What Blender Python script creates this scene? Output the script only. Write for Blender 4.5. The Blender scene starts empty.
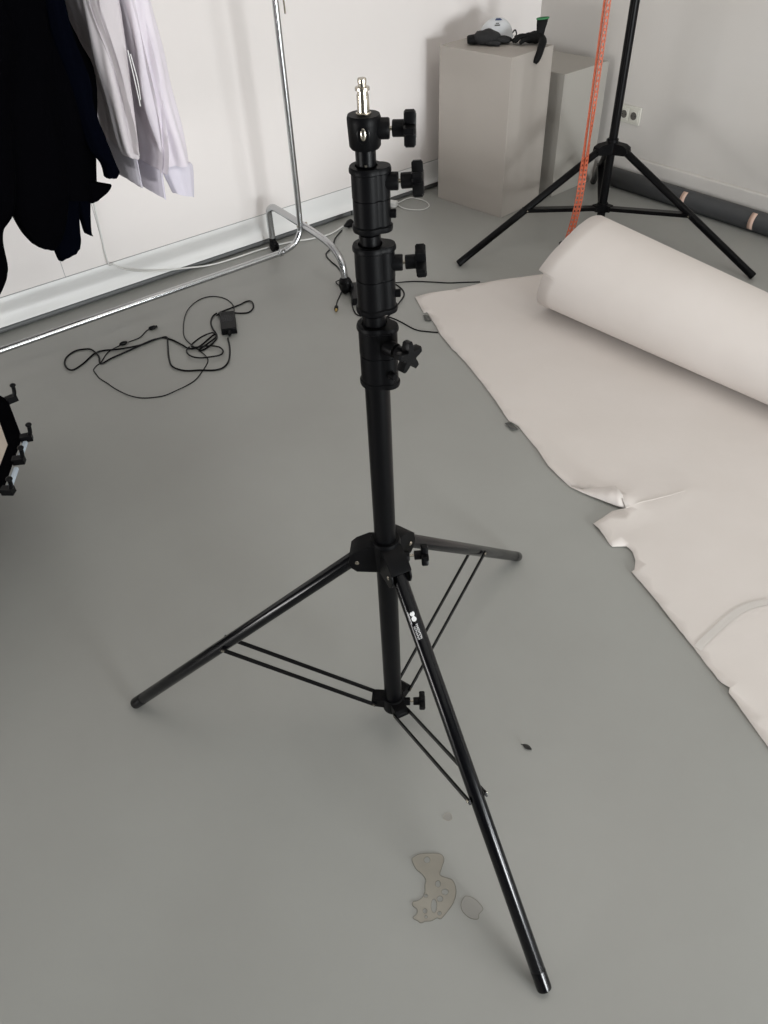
import bpy, bmesh, math, random
from mathutils import Vector, Matrix, noise
from mathutils.geometry import delaunay_2d_cdt
random.seed(7)
SC = bpy.context.scene
PI = math.pi
# ---------------------------------------------------------------- camera
cam_d = bpy.data.cameras.new('camera'); cam = bpy.data.objects.new('camera', cam_d)
SC.collection.objects.link(cam); SC.camera = cam
cam_d.sensor_fit = 'HORIZONTAL'; cam_d.sensor_width = 36.0; cam_d.lens = 748.769 * 36.0 / 768.0
cam_d.clip_start = 0.02; cam_d.clip_end = 100
_R = Vector((0.78292542, -0.62099966, -0.03724516)); _U = Vector((0.44404507, 0.51589234, 0.73258383)); _F = Vector((0.43571982, 0.59009703, -0.67965707))
mw = Matrix((( _R.x, _U.x, -_F.x, 0.0), (_R.y, _U.y, -_F.y, 0.0), (_R.z, _U.z, -_F.z, 1.5), (0, 0, 0, 1)))
cam.matrix_world = mw
# ---------------------------------------------------------------- light
SC.view_settings.view_transform = 'Standard'; SC.view_settings.look = 'None'
SC.view_settings.gamma = 1.0; SC.view_settings.use_curve_mapping = False
SC.view_settings.exposure = 0.0
world = bpy.data.worlds.new('world'); SC.world = world; world.use_nodes = True
bg = world.node_tree.nodes['Background']; bg.inputs[0].default_value = (0.95, 0.97, 1.0, 1); bg.inputs[1].default_value = 0.06
def area(name, loc, target, sx, sy, power, col):
    l = bpy.data.lights.new(name, 'AREA'); l.shape = 'RECTANGLE'; l.size = sx; l.size_y = sy; l.energy = power; l.color = col
    o = bpy.data.objects.new(name, l); SC.collection.objects.link(o); o.location = loc
    o.rotation_euler = (Vector(target) - Vector(loc)).to_track_quat('-Z', 'Y').to_euler()
    return o
area('window_light', (0.80, -3.6, 0.58), (1.9, 3.0, 0.10), 1.1, 0.95, 170, (0.95, 0.985, 1.0))
area('window_light_right', (2.3, -3.6, 0.58), (1.9, 3.0, 0.10), 0.9, 0.95, 55, (0.95, 0.985, 1.0))
area('low_fill_left', (-3.4, 1.3, 0.42), (2.4, 1.5, 0.18), 2.0, 0.6, 80, (1.0, 0.985, 0.97))  # added low fill, grazes the floor and lifts the roll's near side
area('ceiling_fill', (1.6, 0.6, 2.75), (1.6, 0.6, 0.0), 1.2, 1.2, 11, (1.0, 0.92, 0.85))  # added warm overhead fill, no known lamp hangs here

# ---------------------------------------------------------------- materials
def mat(name, col, rough=0.6, metal=0.0, spec=0.5, bump=None, var=None, coat=0.0, sheen=0.0, alpha=None):
    m = bpy.data.materials.new(name); m.use_nodes = True
    nt = m.node_tree; b = nt.nodes['Principled BSDF']
    b.inputs['Base Color'].default_value = (*col, 1); b.inputs['Roughness'].default_value = rough
    b.inputs['Metallic'].default_value = metal; b.inputs['Specular IOR Level'].default_value = spec
    b.inputs['Coat Weight'].default_value = coat; b.inputs['Sheen Weight'].default_value = sheen
    if alpha is not None: b.inputs['Alpha'].default_value = alpha
    tc = nt.nodes.new('ShaderNodeTexCoord')
    if var:   # (scale, amount, detail, colour2)
        n = nt.nodes.new('ShaderNodeTexNoise'); n.inputs['Scale'].default_value = var[0]; n.inputs['Detail'].default_value = var[2]
        r = nt.nodes.new('ShaderNodeValToRGB'); r.color_ramp.elements[0].position = 0.5 - var[1]; r.color_ramp.elements[1].position = 0.5 + var[1]
        r.color_ramp.elements[0].color = (*col, 1); r.color_ramp.elements[1].color = (*var[3], 1)
        nt.links.new(tc.outputs['Object'], n.inputs['Vector']); nt.links.new(n.outputs[0], r.inputs[0]); nt.links.new(r.outputs[0], b.inputs['Base Color'])
    if bump:  # (scale, strength, distance)
        n = nt.nodes.new('ShaderNodeTexNoise'); n.inputs['Scale'].default_value = bump[0]; n.inputs['Detail'].default_value = 6
        bp = nt.nodes.new('ShaderNodeBump'); bp.inputs['Strength'].default_value = bump[1]; bp.inputs['Distance'].default_value = bump[2]
        nt.links.new(tc.outputs['Object'], n.inputs['Vector']); nt.links.new(n.outputs[0], bp.inputs['Height']); nt.links.new(bp.outputs[0], b.inputs['Normal'])
    return m
M = {}
M['floor'] = mat('grey_epoxy', (0.290, 0.289, 0.272), 0.40, spec=0.45, bump=(2.2, 0.2, 0.01), var=(1.3, 0.25, 5, (0.345, 0.350, 0.332)))
M['wall'] = mat('white_plaster', (0.86, 0.818, 0.797), 0.8, spec=0.25, bump=(9, 0.25, 0.004))
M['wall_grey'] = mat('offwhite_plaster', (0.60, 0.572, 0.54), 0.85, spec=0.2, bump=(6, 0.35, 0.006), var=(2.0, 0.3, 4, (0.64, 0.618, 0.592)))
M['skirting'] = mat('white_gloss_paint', (0.83, 0.83, 0.82), 0.35)
M['groove'] = mat('grey_joint', (0.38, 0.38, 0.38), 0.8)
M['trim'] = mat('dark_grey_trim', (0.11, 0.115, 0.115), 0.5)
M['ceiling'] = mat('ceiling_white', (0.75, 0.74, 0.72), 0.9)
M['black'] = mat('black_powder_coat', (0.0025, 0.0025, 0.003), 0.32, spec=0.12)
M['black_gloss'] = mat('black_anodised_tube', (0.0022, 0.0022, 0.003), 0.20, spec=0.27)
M['black_cast'] = mat('black_cast_metal', (0.003, 0.003, 0.0035), 0.42, spec=0.08, bump=(220, 0.2, 0.0004))
M['black_plastic'] = mat('black_plastic', (0.0035, 0.0035, 0.004), 0.38, spec=0.12)
M['steel'] = mat('nickel_steel', (0.50, 0.46, 0.39), 0.25, 1.0)
M['chrome'] = mat('chrome_tube', (0.50, 0.51, 0.52), 0.20, 1.0)
M['print'] = mat('white_print', (0.70, 0.70, 0.70), 0.6)
M['paper'] = mat('white_paper', (0.70, 0.655, 0.625), 0.85, spec=0.15, bump=(5, 0.25, 0.01), var=(3.5, 0.3, 5, (0.655, 0.61, 0.575)))
M['paper_grey'] = mat('greyish_paper_band', (0.60, 0.57, 0.54), 0.6, spec=0.2)
M['tape_grey'] = mat('dark_grey_tape', (0.075, 0.075, 0.07), 0.6)
M['plinth'] = mat('grey_white_plinth_paint', (0.395, 0.360, 0.327), 0.6, spec=0.3, bump=(12, 0.15, 0.003), var=(3, 0.35, 5, (0.43, 0.40, 0.365)))
M['plinth2'] = mat('white_plinth_paint', (0.385, 0.367, 0.335), 0.6, spec=0.3, bump=(12, 0.1, 0.003))
M['roll_grey'] = mat('charcoal_roll', (0.040, 0.042, 0.045), 0.5, var=(8, 0.3, 4, (0.055, 0.057, 0.06)))
M['tape_pink'] = mat('beige_masking_tape', (0.60, 0.42, 0.34), 0.7)
M['orange'] = mat('orange_plastic', (0.50, 0.115, 0.055), 0.5)
M['socket'] = mat('ivory_plastic', (0.62, 0.61, 0.55), 0.4)
M['socket_dark'] = mat('socket_recess', (0.10, 0.095, 0.085), 0.6)
M['lilac'] = mat('lilac_jersey', (0.74, 0.69, 0.75), 0.95, spec=0.1, bump=(60, 0.3, 0.003), sheen=0.2)
M['lilac_rib'] = mat('lilac_rib_knit', (0.66, 0.63, 0.71), 0.95, spec=0.1, bump=(140, 0.4, 0.003))
M['pale'] = mat('pale_grey_jersey', (0.62, 0.58, 0.60), 0.95, spec=0.1, bump=(60, 0.3, 0.003))
M['pale_rib'] = mat('pale_rib_knit', (0.56, 0.54, 0.60), 0.95, spec=0.1, bump=(140, 0.4, 0.003))
M['cloth_black'] = mat('black_cloth', (0.0012, 0.0012, 0.0018), 0.95, spec=0.01)
M['cloth_navy'] = mat('navy_cloth', (0.0010, 0.0014, 0.0035), 0.95, spec=0.01)
M['cord_white'] = mat('white_cord', (0.75, 0.75, 0.74), 0.5)
M['cable_white'] = mat('white_cable', (0.68, 0.68, 0.66), 0.45)
M['mask'] = mat('white_fibre', (0.68, 0.70, 0.72), 0.9, bump=(90, 0.2, 0.002))
M['mask_blue'] = mat('blue_print', (0.03, 0.06, 0.16), 0.6)
M['glove_grey'] = mat('charcoal_knit', (0.014, 0.014, 0.015), 0.85, bump=(120, 0.5, 0.002))
M['glove_black'] = mat('black_rubber_coating', (0.004, 0.004, 0.0045), 0.7, spec=0.2, bump=(120, 0.3, 0.002))
M['green'] = mat('green_hem', (0.05, 0.22, 0.09), 0.8)
M['label'] = mat('faded_label_print', (0.05, 0.05, 0.06), 0.5)
M['soft_in'] = mat('cream_diffuser', (0.52, 0.46, 0.39), 0.8)
M['rod_reflection'] = mat('rod_sky_reflection', (0.48, 0.56, 0.64), 0.35, 0.3)  # sky reflection on glossy black rods, painted in as pale blue
M['brass'] = mat('brass', (0.45, 0.32, 0.12), 0.35, 1.0)
M['stain'] = mat('dried_glue', (0.30, 0.28, 0.235), 0.30, spec=0.5, bump=(60, 0.15, 0.001), var=(60, 0.3, 3, (0.27, 0.255, 0.22)))
M['stain_rim'] = mat('dried_glue_rim', (0.155, 0.145, 0.125), 0.5)
M['stain2'] = mat('dried_water_mark', (0.275, 0.270, 0.252), 0.32)
M['leaf'] = mat('dark_leaf', (0.03, 0.028, 0.026), 0.7)

# ---------------------------------------------------------------- mesh helpers
def basis(d):
    d = Vector(d).normalized(); u = d.orthogonal() if abs(d.z) > 0.95 else Vector((0, 0, 1)).cross(d).normalized()
    u.normalize(); return d, u, d.cross(u)
class MB:
    def __init__(s): s.v = []; s.f = []; s.sharp = False
    def ring(s, pts): i = len(s.v); s.v += [Vector(p) for p in pts]; return list(range(i, i + len(pts)))
    def bridge(s, a, b, closed=True):
        n = len(a)
        for k in range(n if closed else n - 1): s.f.append((a[k], a[(k + 1) % n], b[(k + 1) % n], b[k]))
    def cyl(s, p0, p1, r0, r1=None, n=32, cap=True):
        r1 = r0 if r1 is None else r1; p0 = Vector(p0); p1 = Vector(p1)
        return s.lathe([(0, r0), ((p1 - p0).length, r1)], p0, p1 - p0, n, cap)
    def lathe(s, prof, o, d, n=32, cap=True):
        d, u, w = basis(d); o = Vector(o); prev = None
        rs = [s.ring([o + d * h + (u * math.cos(2 * PI * k / n) + w * math.sin(2 * PI * k / n)) * r for k in range(n)]) for h, r in prof]
        for a, b in zip(rs, rs[1:]): s.bridge(a, b)
        if cap: s.f.append(tuple(reversed(rs[0]))); s.f.append(tuple(rs[-1]))
        return s
    def tube(s, pts, r, n=10, smooth=3, cap=True, closed=False):
        pts = [Vector(p) for p in pts]
        if smooth > 1: pts = catmull(pts, smooth, closed)
        rs = []; d0 = None; u = None; N = len(pts)
        for i, p in enumerate(pts):
            if closed: t = (pts[(i + 1) % N] - pts[i - 1]).normalized()
            else: t = (pts[min(i + 1, N - 1)] - pts[max(i - 1, 0)]).normalized()
            if u is None: u = (Vector((0, 0, 1)).cross(t) if abs(t.z) < 0.9 else t.orthogonal()).normalized()
            else: u = (u - t * u.dot(t)).normalized()
            w = t.cross(u); rr = r(i / max(1, N - 1)) if callable(r) else r
            rs.append(s.ring([p + (u * math.cos(2 * PI * k / n) + w * math.sin(2 * PI * k / n)) * rr for k in range(n)]))
        for a, b in zip(rs, rs[1:]): s.bridge(a, b)
        if closed: s.bridge(rs[-1], rs[0])
        elif cap: s.f.append(tuple(reversed(rs[0]))); s.f.append(tuple(rs[-1]))
        return s
    def box(s, c, size, X=(1, 0, 0), Y=(0, 1, 0)):
        c = Vector(c); X = Vector(X).normalized(); Y = Vector(Y).normalized(); Z = X.cross(Y)
        i = len(s.v)
        for sx in (-1, 1):
            for sy in (-1, 1):
                for sz in (-1, 1): s.v.append(c + X * sx * size[0] / 2 + Y * sy * size[1] / 2 + Z * sz * size[2] / 2)
        for q in ((0, 1, 3, 2), (4, 6, 7, 5), (0, 4, 5, 1), (2, 3, 7, 6), (0, 2, 6, 4), (1, 5, 7, 3)): s.f.append(tuple(i + k for k in q))
        return s
    def prism(s, poly, d, cap=True):
        d = Vector(d); a = s.ring(poly); b = s.ring([Vector(p) + d for p in poly]); s.bridge(a, b)
        if cap: s.f.append(tuple(reversed(a))); s.f.append(tuple(b))
        return s
    def ell(s, c, rx, ry, rz, X=(1, 0, 0), Y=(0, 1, 0), n=20, m=12, fn=None):
        c = Vector(c); X = Vector(X).normalized(); Y = Vector(Y).normalized(); Z = X.cross(Y); rs = []
        for j in range(m + 1):
            a = -PI / 2 + PI * j / m; ca = max(math.cos(a), 0.01); ring = []
            for k in range(n):
                b = 2 * PI * k / n; x, y, z = ca * math.cos(b), ca * math.sin(b), math.sin(a)
                if fn: x, y, z = fn(x, y, z)
                ring.append(c + X * x * rx + Y * y * ry + Z * z * rz)
            rs.append(s.ring(ring))
        for a, b in zip(rs, rs[1:]): s.bridge(a, b)
        s.f.append(tuple(reversed(rs[0]))); s.f.append(tuple(rs[-1])); return s
    def build(s, name, m, parent=None, root=None, bevel=0.0, smooth=True, seg=2, angle=35, solid=0.0, sub=0):
        me = bpy.data.meshes.new(name); off = root.location.copy() if root else Vector((0, 0, 0))
        if root is None and parent is None:
            xs = [v.x for v in s.v]; ys = [v.y for v in s.v]; off = Vector(((min(xs) + max(xs)) / 2, (min(ys) + max(ys)) / 2, min(v.z for v in s.v)))
        me.from_pydata([v - off for v in s.v], [], s.f); me.update()
        bm = bmesh.new(); bm.from_mesh(me); bmesh.ops.recalc_face_normals(bm, faces=bm.faces); bm.to_mesh(me); bm.free()
        me.materials.append(m); o = bpy.data.objects.new(name, me); SC.collection.objects.link(o)
        if parent: o.parent = parent
        else: o.location = off
        if smooth:
            for p in me.polygons: p.use_smooth = True
            try: me.set_sharp_from_angle(angle=math.radians(angle))
            except Exception: pass
        if solid: mod = o.modifiers.new('s', 'SOLIDIFY'); mod.thickness = abs(solid); mod.offset = 1 if solid > 0 else -1
        if bevel: mod = o.modifiers.new('b', 'BEVEL'); mod.width = bevel; mod.segments = seg; mod.limit_method = 'ANGLE'; mod.angle_limit = math.radians(40)
        if sub: mod = o.modifiers.new('u', 'SUBSURF'); mod.levels = sub; mod.render_levels = sub
        return o
def catmull(p, k, closed=False):
    out = []; n = len(p)
    for i in range(n if closed else n - 1):
        g = (lambda j: p[j % n]) if closed else (lambda j: p[min(max(j, 0), n - 1)])
        a, b, c, d = g(i - 1), g(i), g(i + 1), g(i + 2)
        for q in range(k):
            t = q / k; out.append(0.5 * ((2 * b) + (c - a) * t + (2 * a - 5 * b + 4 * c - d) * t * t + (3 * b - a - 3 * c + d) * t ** 3))
    if not closed: out.append(p[-1])
    return out
def thing(name, loc, label, cat, group=None):
    o = bpy.data.objects.new(name, None); SC.collection.objects.link(o); o.location = loc; o.empty_display_size = 0.05
    return tag(o, label, cat, group)
def tag(o, label, cat, group=None):
    o['label'] = label; o['category'] = cat
    if group: o['group'] = group
    return o
def struct(o): o['kind'] = 'structure'; return o

# coordinates in metres (x along the left wall, y towards it)
DATA = {'adapter2': [(1.7426, 2.526), (1.8168, 2.5224), (1.706, 2.3491), (1.6289, 2.3375)],
 'band': [(2.7753, 3.2, 0.1436), (2.7758, 3.2, 0.0024)],
 'band_mark': [(1.2306, 0.4253), (1.2727, 0.4291), (1.333, 0.4306), (1.4037, 0.4292), (1.4522, 0.418), (1.4914, 0.3978), (1.5361, 0.3643)],
 'brick': [(1.167, 2.6491), (1.2237, 2.6086), (1.1361, 2.4383), (1.0834, 2.4756)],
 'brick0': [(1.1908, 2.7031), (1.2487, 2.6618), (1.1593, 2.488), (1.1055, 2.5261)],
 'cableA': [(2.173, 3.0989), (2.0804, 3.0494), (1.9915, 2.9852), (1.9369, 2.9256), (1.8603, 2.8752), (1.8335, 2.7969), (1.8203, 2.7233), (1.7891, 2.6416)],
 'cableB': [(1.7891, 2.6416), (1.7633, 2.652), (1.7254, 2.607), (1.7111, 2.5422), (1.6663, 2.4952), (1.6195, 2.4525), (1.587, 2.4109)],
 'cableC': [(1.7598, 2.6015), (1.7662, 2.543), (1.8044, 2.5207), (1.8704, 2.5123), (1.9047, 2.4278), (1.8977, 2.3571), (1.8689, 2.3086), (1.8165, 2.2716), (1.7594, 2.2413), (1.6926, 2.2107),
            (1.6553, 2.2561), (1.6177, 2.3018), (1.6382, 2.3639), (1.6827, 2.4308)],
 'cableD': [(1.7635, 2.4811), (1.8627, 2.4667), (1.9079, 2.4248), (1.9782, 2.3859), (2.0329, 2.3286), (2.0842, 2.2681), (2.132, 2.2303), (2.1925, 2.1807), (2.2391, 2.1053), (2.34, 2.0247)],
 'cableE': [(1.6443, 2.3234), (1.6695, 2.2544), (1.7047, 2.1997), (1.714, 2.1466), (1.7174, 2.0565), (1.7395, 2.0151), (1.7695, 1.9774), (1.7992, 1.9399)],
 'chain': [(2.7437, 2.1152, 0.9666), (2.7258, 2.1381, 0.4754), (2.7288, 2.1343, 0.2275), (2.7283, 2.1349, 0.1024)],
 'coil_cable': [(1.1759, 2.6936), (1.2111, 2.7137), (1.2605, 2.7158), (1.2996, 2.7159), (1.3383, 2.7228), (1.3497, 2.7002), (1.3311, 2.6571), (1.294, 2.632), (1.2613, 2.6503), (1.2342, 2.6868),
                (1.2004, 2.7118)],
 'coil_loop': [(0.9682, 2.5365), (0.9451, 2.5171), (0.9393, 2.4729), (0.9586, 2.4361), (0.9953, 2.408), (1.0306, 2.4007), (1.0527, 2.4203), (1.0543, 2.4589), (1.0254, 2.495), (0.9824, 2.5135),
               (0.9814, 2.5449), (1.0412, 2.5738), (1.087, 2.5748), (1.0922, 2.5594)],
 'crease': [(1.4949, 0.849), (1.5517, 0.8399), (1.6132, 0.8157), (1.6939, 0.7871)],
 'cuff': [(3.0682, 2.7308, 0.7928), (3.0691, 2.7298, 0.7378), (3.0803, 2.7169, 0.7058), (3.0477, 2.7536, 0.6449)],
 'garment': {'black_body': [(0.7253, 2.66, 1.2972, 0.1351, 0.12, -0.0888), (0.7231, 2.66, 1.1621, 0.1512, 0.12, -0.122), (0.755, 2.66, 1.0601, 0.1429, 0.12, -0.1459),
                            (0.7739, 2.66, 0.966, 0.1414, 0.12, -0.168), (0.7345, 2.66, 0.8044, 0.1264, 0.12, -0.312), (0.6937, 2.66, 0.6645, 0.1222, 0.12, -0.3368),
                            (0.6937, 2.66, 0.6424, 0.1156, 0.12, -0.3234)],
             'black_sleeve': [(0.7075, 2.56, 1.2617, 0.0839, 0.05, -0.0996), (0.6894, 2.56, 1.106, 0.1018, 0.05, -0.1398), (0.655, 2.56, 0.9367, 0.106, 0.05, -0.1846),
                              (0.6306, 2.56, 0.7763, 0.1001, 0.05, -0.2274), (0.6035, 2.56, 0.6636, 0.0888, 0.05, -0.2584), (0.5903, 2.56, 0.6011, 0.0712, 0.05, -0.4009),
                              (0.58, 2.56, 0.5556, 0.0512, 0.05, -0.5133), (0.5768, 2.56, 0.5253, 0.03, 0.05, -0.5008)],
             'far_sleeve': [(0.6195, 2.54, 1.186, 0.082, 0.05, -0.122), (0.5509, 2.54, 0.9594, 0.0806, 0.05, -0.1846), (0.4818, 2.54, 0.7585, 0.0792, 0.05, -0.2426),
                            (0.449, 2.54, 0.6688, 0.0705, 0.05, -0.2098), (0.4252, 2.54, 0.6252, 0.0505, 0.05, -0.1761), (0.4129, 2.54, 0.5867, 0.044, 0.05, -0.2038),
                            (0.3975, 2.54, 0.5192, 0.0476, 0.05, -0.3148), (0.3855, 2.54, 0.4852, 0.0464, 0.05, -0.1711), (0.3635, 2.54, 0.4454, 0.0331, 0.05, -0.1409)],
             'grey_band': [(0.947, 2.66, 0.7322, 0.012, 0.12, -0.5564), (0.9445, 2.66, 0.6996, 0.012, 0.12, -0.5564), (0.94, 2.66, 0.6222, 0.012, 0.12, -1.1405)],
             'grey_body': [(0.9488, 2.66, 1.2774, 0.0163, 0.14, -0.0888), (0.9367, 2.66, 1.136, 0.0229, 0.14, -0.122), (0.9467, 2.66, 0.9784, 0.012, 0.14, -0.1584),
                           (0.9531, 2.66, 0.835, 0.012, 0.14, -0.1915), (0.946, 2.66, 0.7294, 0.012, 0.14, -0.514)],
             'grey_sleeve': [(0.9785, 2.58, 1.2789, 0.0401, 0.045, -0.0888), (0.9693, 2.58, 1.1395, 0.0474, 0.045, -0.122), (0.9574, 2.58, 0.9879, 0.0429, 0.045, -0.1584),
                             (0.9542, 2.58, 0.878, 0.0372, 0.045, -0.1846), (0.9407, 2.58, 0.7324, 0.0244, 0.045, -0.2199), (0.9405, 2.58, 0.7138, 0.012, 0.045, -0.4749)],
             'lilac_band': [(1.019, 2.66, 0.6585, 0.012, 0.13, -0.6272), (1.014, 2.66, 0.6331, 0.012, 0.13, -0.6229), (1.0075, 2.66, 0.5688, 0.012, 0.13, -0.7021)],
             'lilac_body': [(1.0639, 2.66, 1.2671, 0.0557, 0.14, -0.0888), (1.0593, 2.66, 1.1211, 0.036, 0.14, -0.122), (1.0578, 2.66, 0.9608, 0.0337, 0.14, -0.1584),
                            (1.0574, 2.66, 0.815, 0.0292, 0.14, -0.1915), (1.04, 2.66, 0.7123, 0.012, 0.14, -0.3979), (1.0207, 2.66, 0.6516, 0.012, 0.14, -0.5064)],
             'lilac_cuff': [(1.0875, 2.56, 0.6628, 0.0461, 0.03, -0.1632), (1.0858, 2.56, 0.6403, 0.0547, 0.03, -0.1199), (1.085, 2.56, 0.5598, 0.037, 0.03, -0.4228)],
             'lilac_sleeve': [(1.0665, 2.56, 1.2721, 0.0422, 0.045, -0.0888), (1.069, 2.56, 1.1292, 0.0448, 0.045, -0.122), (1.0724, 2.56, 0.9996, 0.0472, 0.045, -0.1521),
                              (1.0716, 2.56, 0.8887, 0.051, 0.045, -0.1779), (1.0777, 2.56, 0.769, 0.0513, 0.045, -0.2055), (1.0818, 2.56, 0.6625, 0.0446, 0.045, -0.1345)],
             'navy_band': [(0.7929, 2.6, 0.6681, 0.0337, 0.03, -0.5793), (0.8082, 2.6, 0.6455, 0.049, 0.03, -0.1234), (0.8026, 2.6, 0.6228, 0.0466, 0.03, 0.0419),
                           (0.7912, 2.6, 0.6094, 0.0337, 0.03, 0.2214)],
             'navy_hem': [(0.7372, 2.6, 0.831, 0.0591, 0.025, -0.2055), (0.7108, 2.6, 0.6882, 0.0515, 0.025, -0.2426), (0.679, 2.6, 0.5851, 0.046, 0.025, -0.2706),
                          (0.6631, 2.6, 0.5232, 0.0481, 0.025, -0.0849), (0.6593, 2.6, 0.4868, 0.0469, 0.025, 0.1257), (0.6549, 2.6, 0.4587, 0.0394, 0.025, 0.2391)],
             'navy_sleeve': [(0.8293, 2.56, 1.2496, 0.0275, 0.035, -0.0996), (0.8218, 2.56, 1.0875, 0.0328, 0.035, -0.1398), (0.8331, 2.56, 0.958, 0.0348, 0.035, -0.1713),
                             (0.8299, 2.56, 0.8906, 0.0287, 0.035, -0.188), (0.8355, 2.56, 0.8114, 0.0327, 0.035, -0.3987), (0.8434, 2.56, 0.746, 0.034, 0.035, -0.5321),
                             (0.8584, 2.56, 0.7013, 0.0248, 0.035, -0.6777), (0.8539, 2.56, 0.676, 0.0198, 0.035, -0.0118)],
             'navy_tip': [(0.7924, 2.6, 0.7904, 0.0447, 0.02, -0.2126), (0.7666, 2.6, 0.6715, 0.0317, 0.02, -0.3371), (0.7482, 2.6, 0.5943, 0.0213, 0.02, -0.4686),
                          (0.7376, 2.6, 0.5238, 0.012, 0.02, -1.1172), (0.7385, 2.6, 0.5048, 0.012, 0.02, -0.6184)]},
 'glove': {'l0': (2.9186, 3.0863, 0.7),
           'l1': (2.8816, 2.9637, 0.7),
           'l2': (2.8808, 2.8689, 0.7),
           'l3': (2.9851, 2.8748, 0.7),
           'mask': (3.003, 2.9867, 0.7),
           'r0': (2.9644, 2.8347, 0.7),
           'r1': (3.0246, 2.8286, 0.7),
           'r2': (3.1007, 2.8045, 0.7),
           'r3': (3.1947, 2.8277, 0.7),
           'vent': (3.087, 2.9555, 0.7)},
 'leaf': [0.7279, 0.5049],
 'paper_edge': [(1.8917, 2.263), (1.8558, 2.1881), (1.8291, 2.1315), (1.8437, 2.1296), (1.7949, 2.0183), (1.765, 1.9605), (1.7241, 1.8454), (1.7207, 1.8191), (1.6956, 1.7369), (1.6551, 1.6199),
                (1.6161, 1.519), (1.5858, 1.4492), (1.5551, 1.3761), (1.5574, 1.3368), (1.5459, 1.303), (1.514, 1.2111), (1.4769, 1.1302), (1.4666, 1.088), (1.4527, 1.0197), (1.488, 0.9651),
                (1.5298, 0.917), (1.4949, 0.849), (1.4545, 0.8669), (1.38, 0.8704), (1.3655, 0.819), (1.3512, 0.7898), (1.3483, 0.777), (1.3787, 0.7535), (1.3742, 0.7297), (1.3532, 0.7033),
                (1.3246, 0.6844), (1.3128, 0.6849), (1.302, 0.6475), (1.2871, 0.6014), (1.281, 0.5845), (1.236, 0.46), (1.2185, 0.4087), (1.1927, 0.3454), (1.1902, 0.3332), (1.1922, 0.3138),
                (1.1788, 0.3076), (1.1251, 0.1759), (1.0889, 0.0826), (1.0488, -0.0226)],
 'paper_top': [(1.9653, 2.2508), (2.0653, 2.2023), (2.1826, 2.1704), (2.2727, 2.139), (2.3534, 2.097), (2.4577, 2.0466)],
 'plug': [(2.1401, 3.0612)],
 'ring': [0.4919, 0.4997],
 'seam': [(0.9738, 3.2, 0.3775), (0.9523, 3.2, 0.1357), (0.7769, 3.2, 0.2462), (0.7603, 3.2, 0.1343)],
 'sock': [(3.6, 2.4812, 0.3699), (3.6, 2.4846, 0.2801), (3.6, 2.5936, 0.3261), (3.6, 2.5324, 0.3232)],
 'soft': [(0.2164, 1.9077, 0.3), (0.2525, 2.1242, 0.3), (0.0668, 1.6654, 0.3), (0.0417, 1.962, 0.3)],
 'stain': [(0.3798, 0.4803), (0.3865, 0.4823), (0.3994, 0.4792), (0.4153, 0.4675), (0.4299, 0.4543), (0.4295, 0.4421), (0.4163, 0.4332), (0.4033, 0.4244), (0.4101, 0.4117), (0.415, 0.4029),
           (0.4132, 0.3924), (0.4049, 0.3805), (0.3923, 0.3723), (0.3782, 0.3679), (0.3577, 0.3645), (0.3511, 0.3654), (0.3479, 0.3702), (0.3359, 0.3733), (0.3267, 0.3797), (0.3193, 0.3824),
           (0.3172, 0.3885), (0.3134, 0.3983), (0.3236, 0.3989), (0.3292, 0.4055), (0.3268, 0.4143), (0.3314, 0.4197), (0.3384, 0.4163), (0.3491, 0.4144), (0.3606, 0.419), (0.3689, 0.4287),
           (0.3764, 0.4344), (0.3777, 0.4478), (0.3748, 0.4623)],
 'stain2': [(0.4079, 0.3642), (0.4159, 0.3646), (0.4236, 0.3537), (0.4262, 0.3401), (0.4247, 0.3278), (0.4129, 0.3262), (0.4055, 0.3211), (0.3952, 0.3316), (0.3923, 0.3474), (0.3977, 0.3588)],
 'stain_holes': [[(0.4073, 0.4578), (0.4036, 0.4557), (0.3994, 0.4565), (0.3966, 0.4597), (0.3966, 0.4639), (0.3993, 0.467), (0.4036, 0.4677), (0.4073, 0.4656), (0.4088, 0.4617)],
                 [(0.3933, 0.4111), (0.3897, 0.4088), (0.386, 0.4092), (0.3838, 0.4119), (0.3842, 0.4158), (0.387, 0.419), (0.3909, 0.42), (0.3941, 0.4184), (0.3951, 0.4148)],
                 [(0.3951, 0.3908), (0.3916, 0.3892), (0.3873, 0.3903), (0.3843, 0.3936), (0.3839, 0.3976), (0.3864, 0.4003), (0.3905, 0.4006), (0.3944, 0.3983), (0.3963, 0.3944)],
                 [(0.3617, 0.3859), (0.3555, 0.3808), (0.3502, 0.3797), (0.3482, 0.3832), (0.3505, 0.3896), (0.356, 0.3959), (0.3622, 0.3993), (0.3662, 0.398), (0.3659, 0.3927)],
                 [(0.3787, 0.388), (0.3754, 0.3863), (0.3716, 0.3871), (0.369, 0.3899), (0.369, 0.3936), (0.3714, 0.3963), (0.3752, 0.3969), (0.3786, 0.3949), (0.3799, 0.3914)],
                 [(0.3417, 0.3908), (0.3392, 0.3893), (0.3363, 0.3897), (0.3345, 0.3919), (0.3346, 0.3947), (0.3365, 0.397), (0.3394, 0.3976), (0.3419, 0.3962), (0.3428, 0.3936)],
                 [(0.3603, 0.41), (0.3582, 0.409), (0.3558, 0.4095), (0.3541, 0.4114), (0.3539, 0.4138), (0.3553, 0.4154), (0.3577, 0.4157), (0.3599, 0.4143), (0.3609, 0.4121)],
                 [(0.3595, 0.3707), (0.3574, 0.3696), (0.3549, 0.3701), (0.3532, 0.372), (0.3531, 0.3744), (0.3547, 0.3762), (0.3572, 0.3765), (0.3594, 0.3752), (0.3603, 0.373)],
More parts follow.
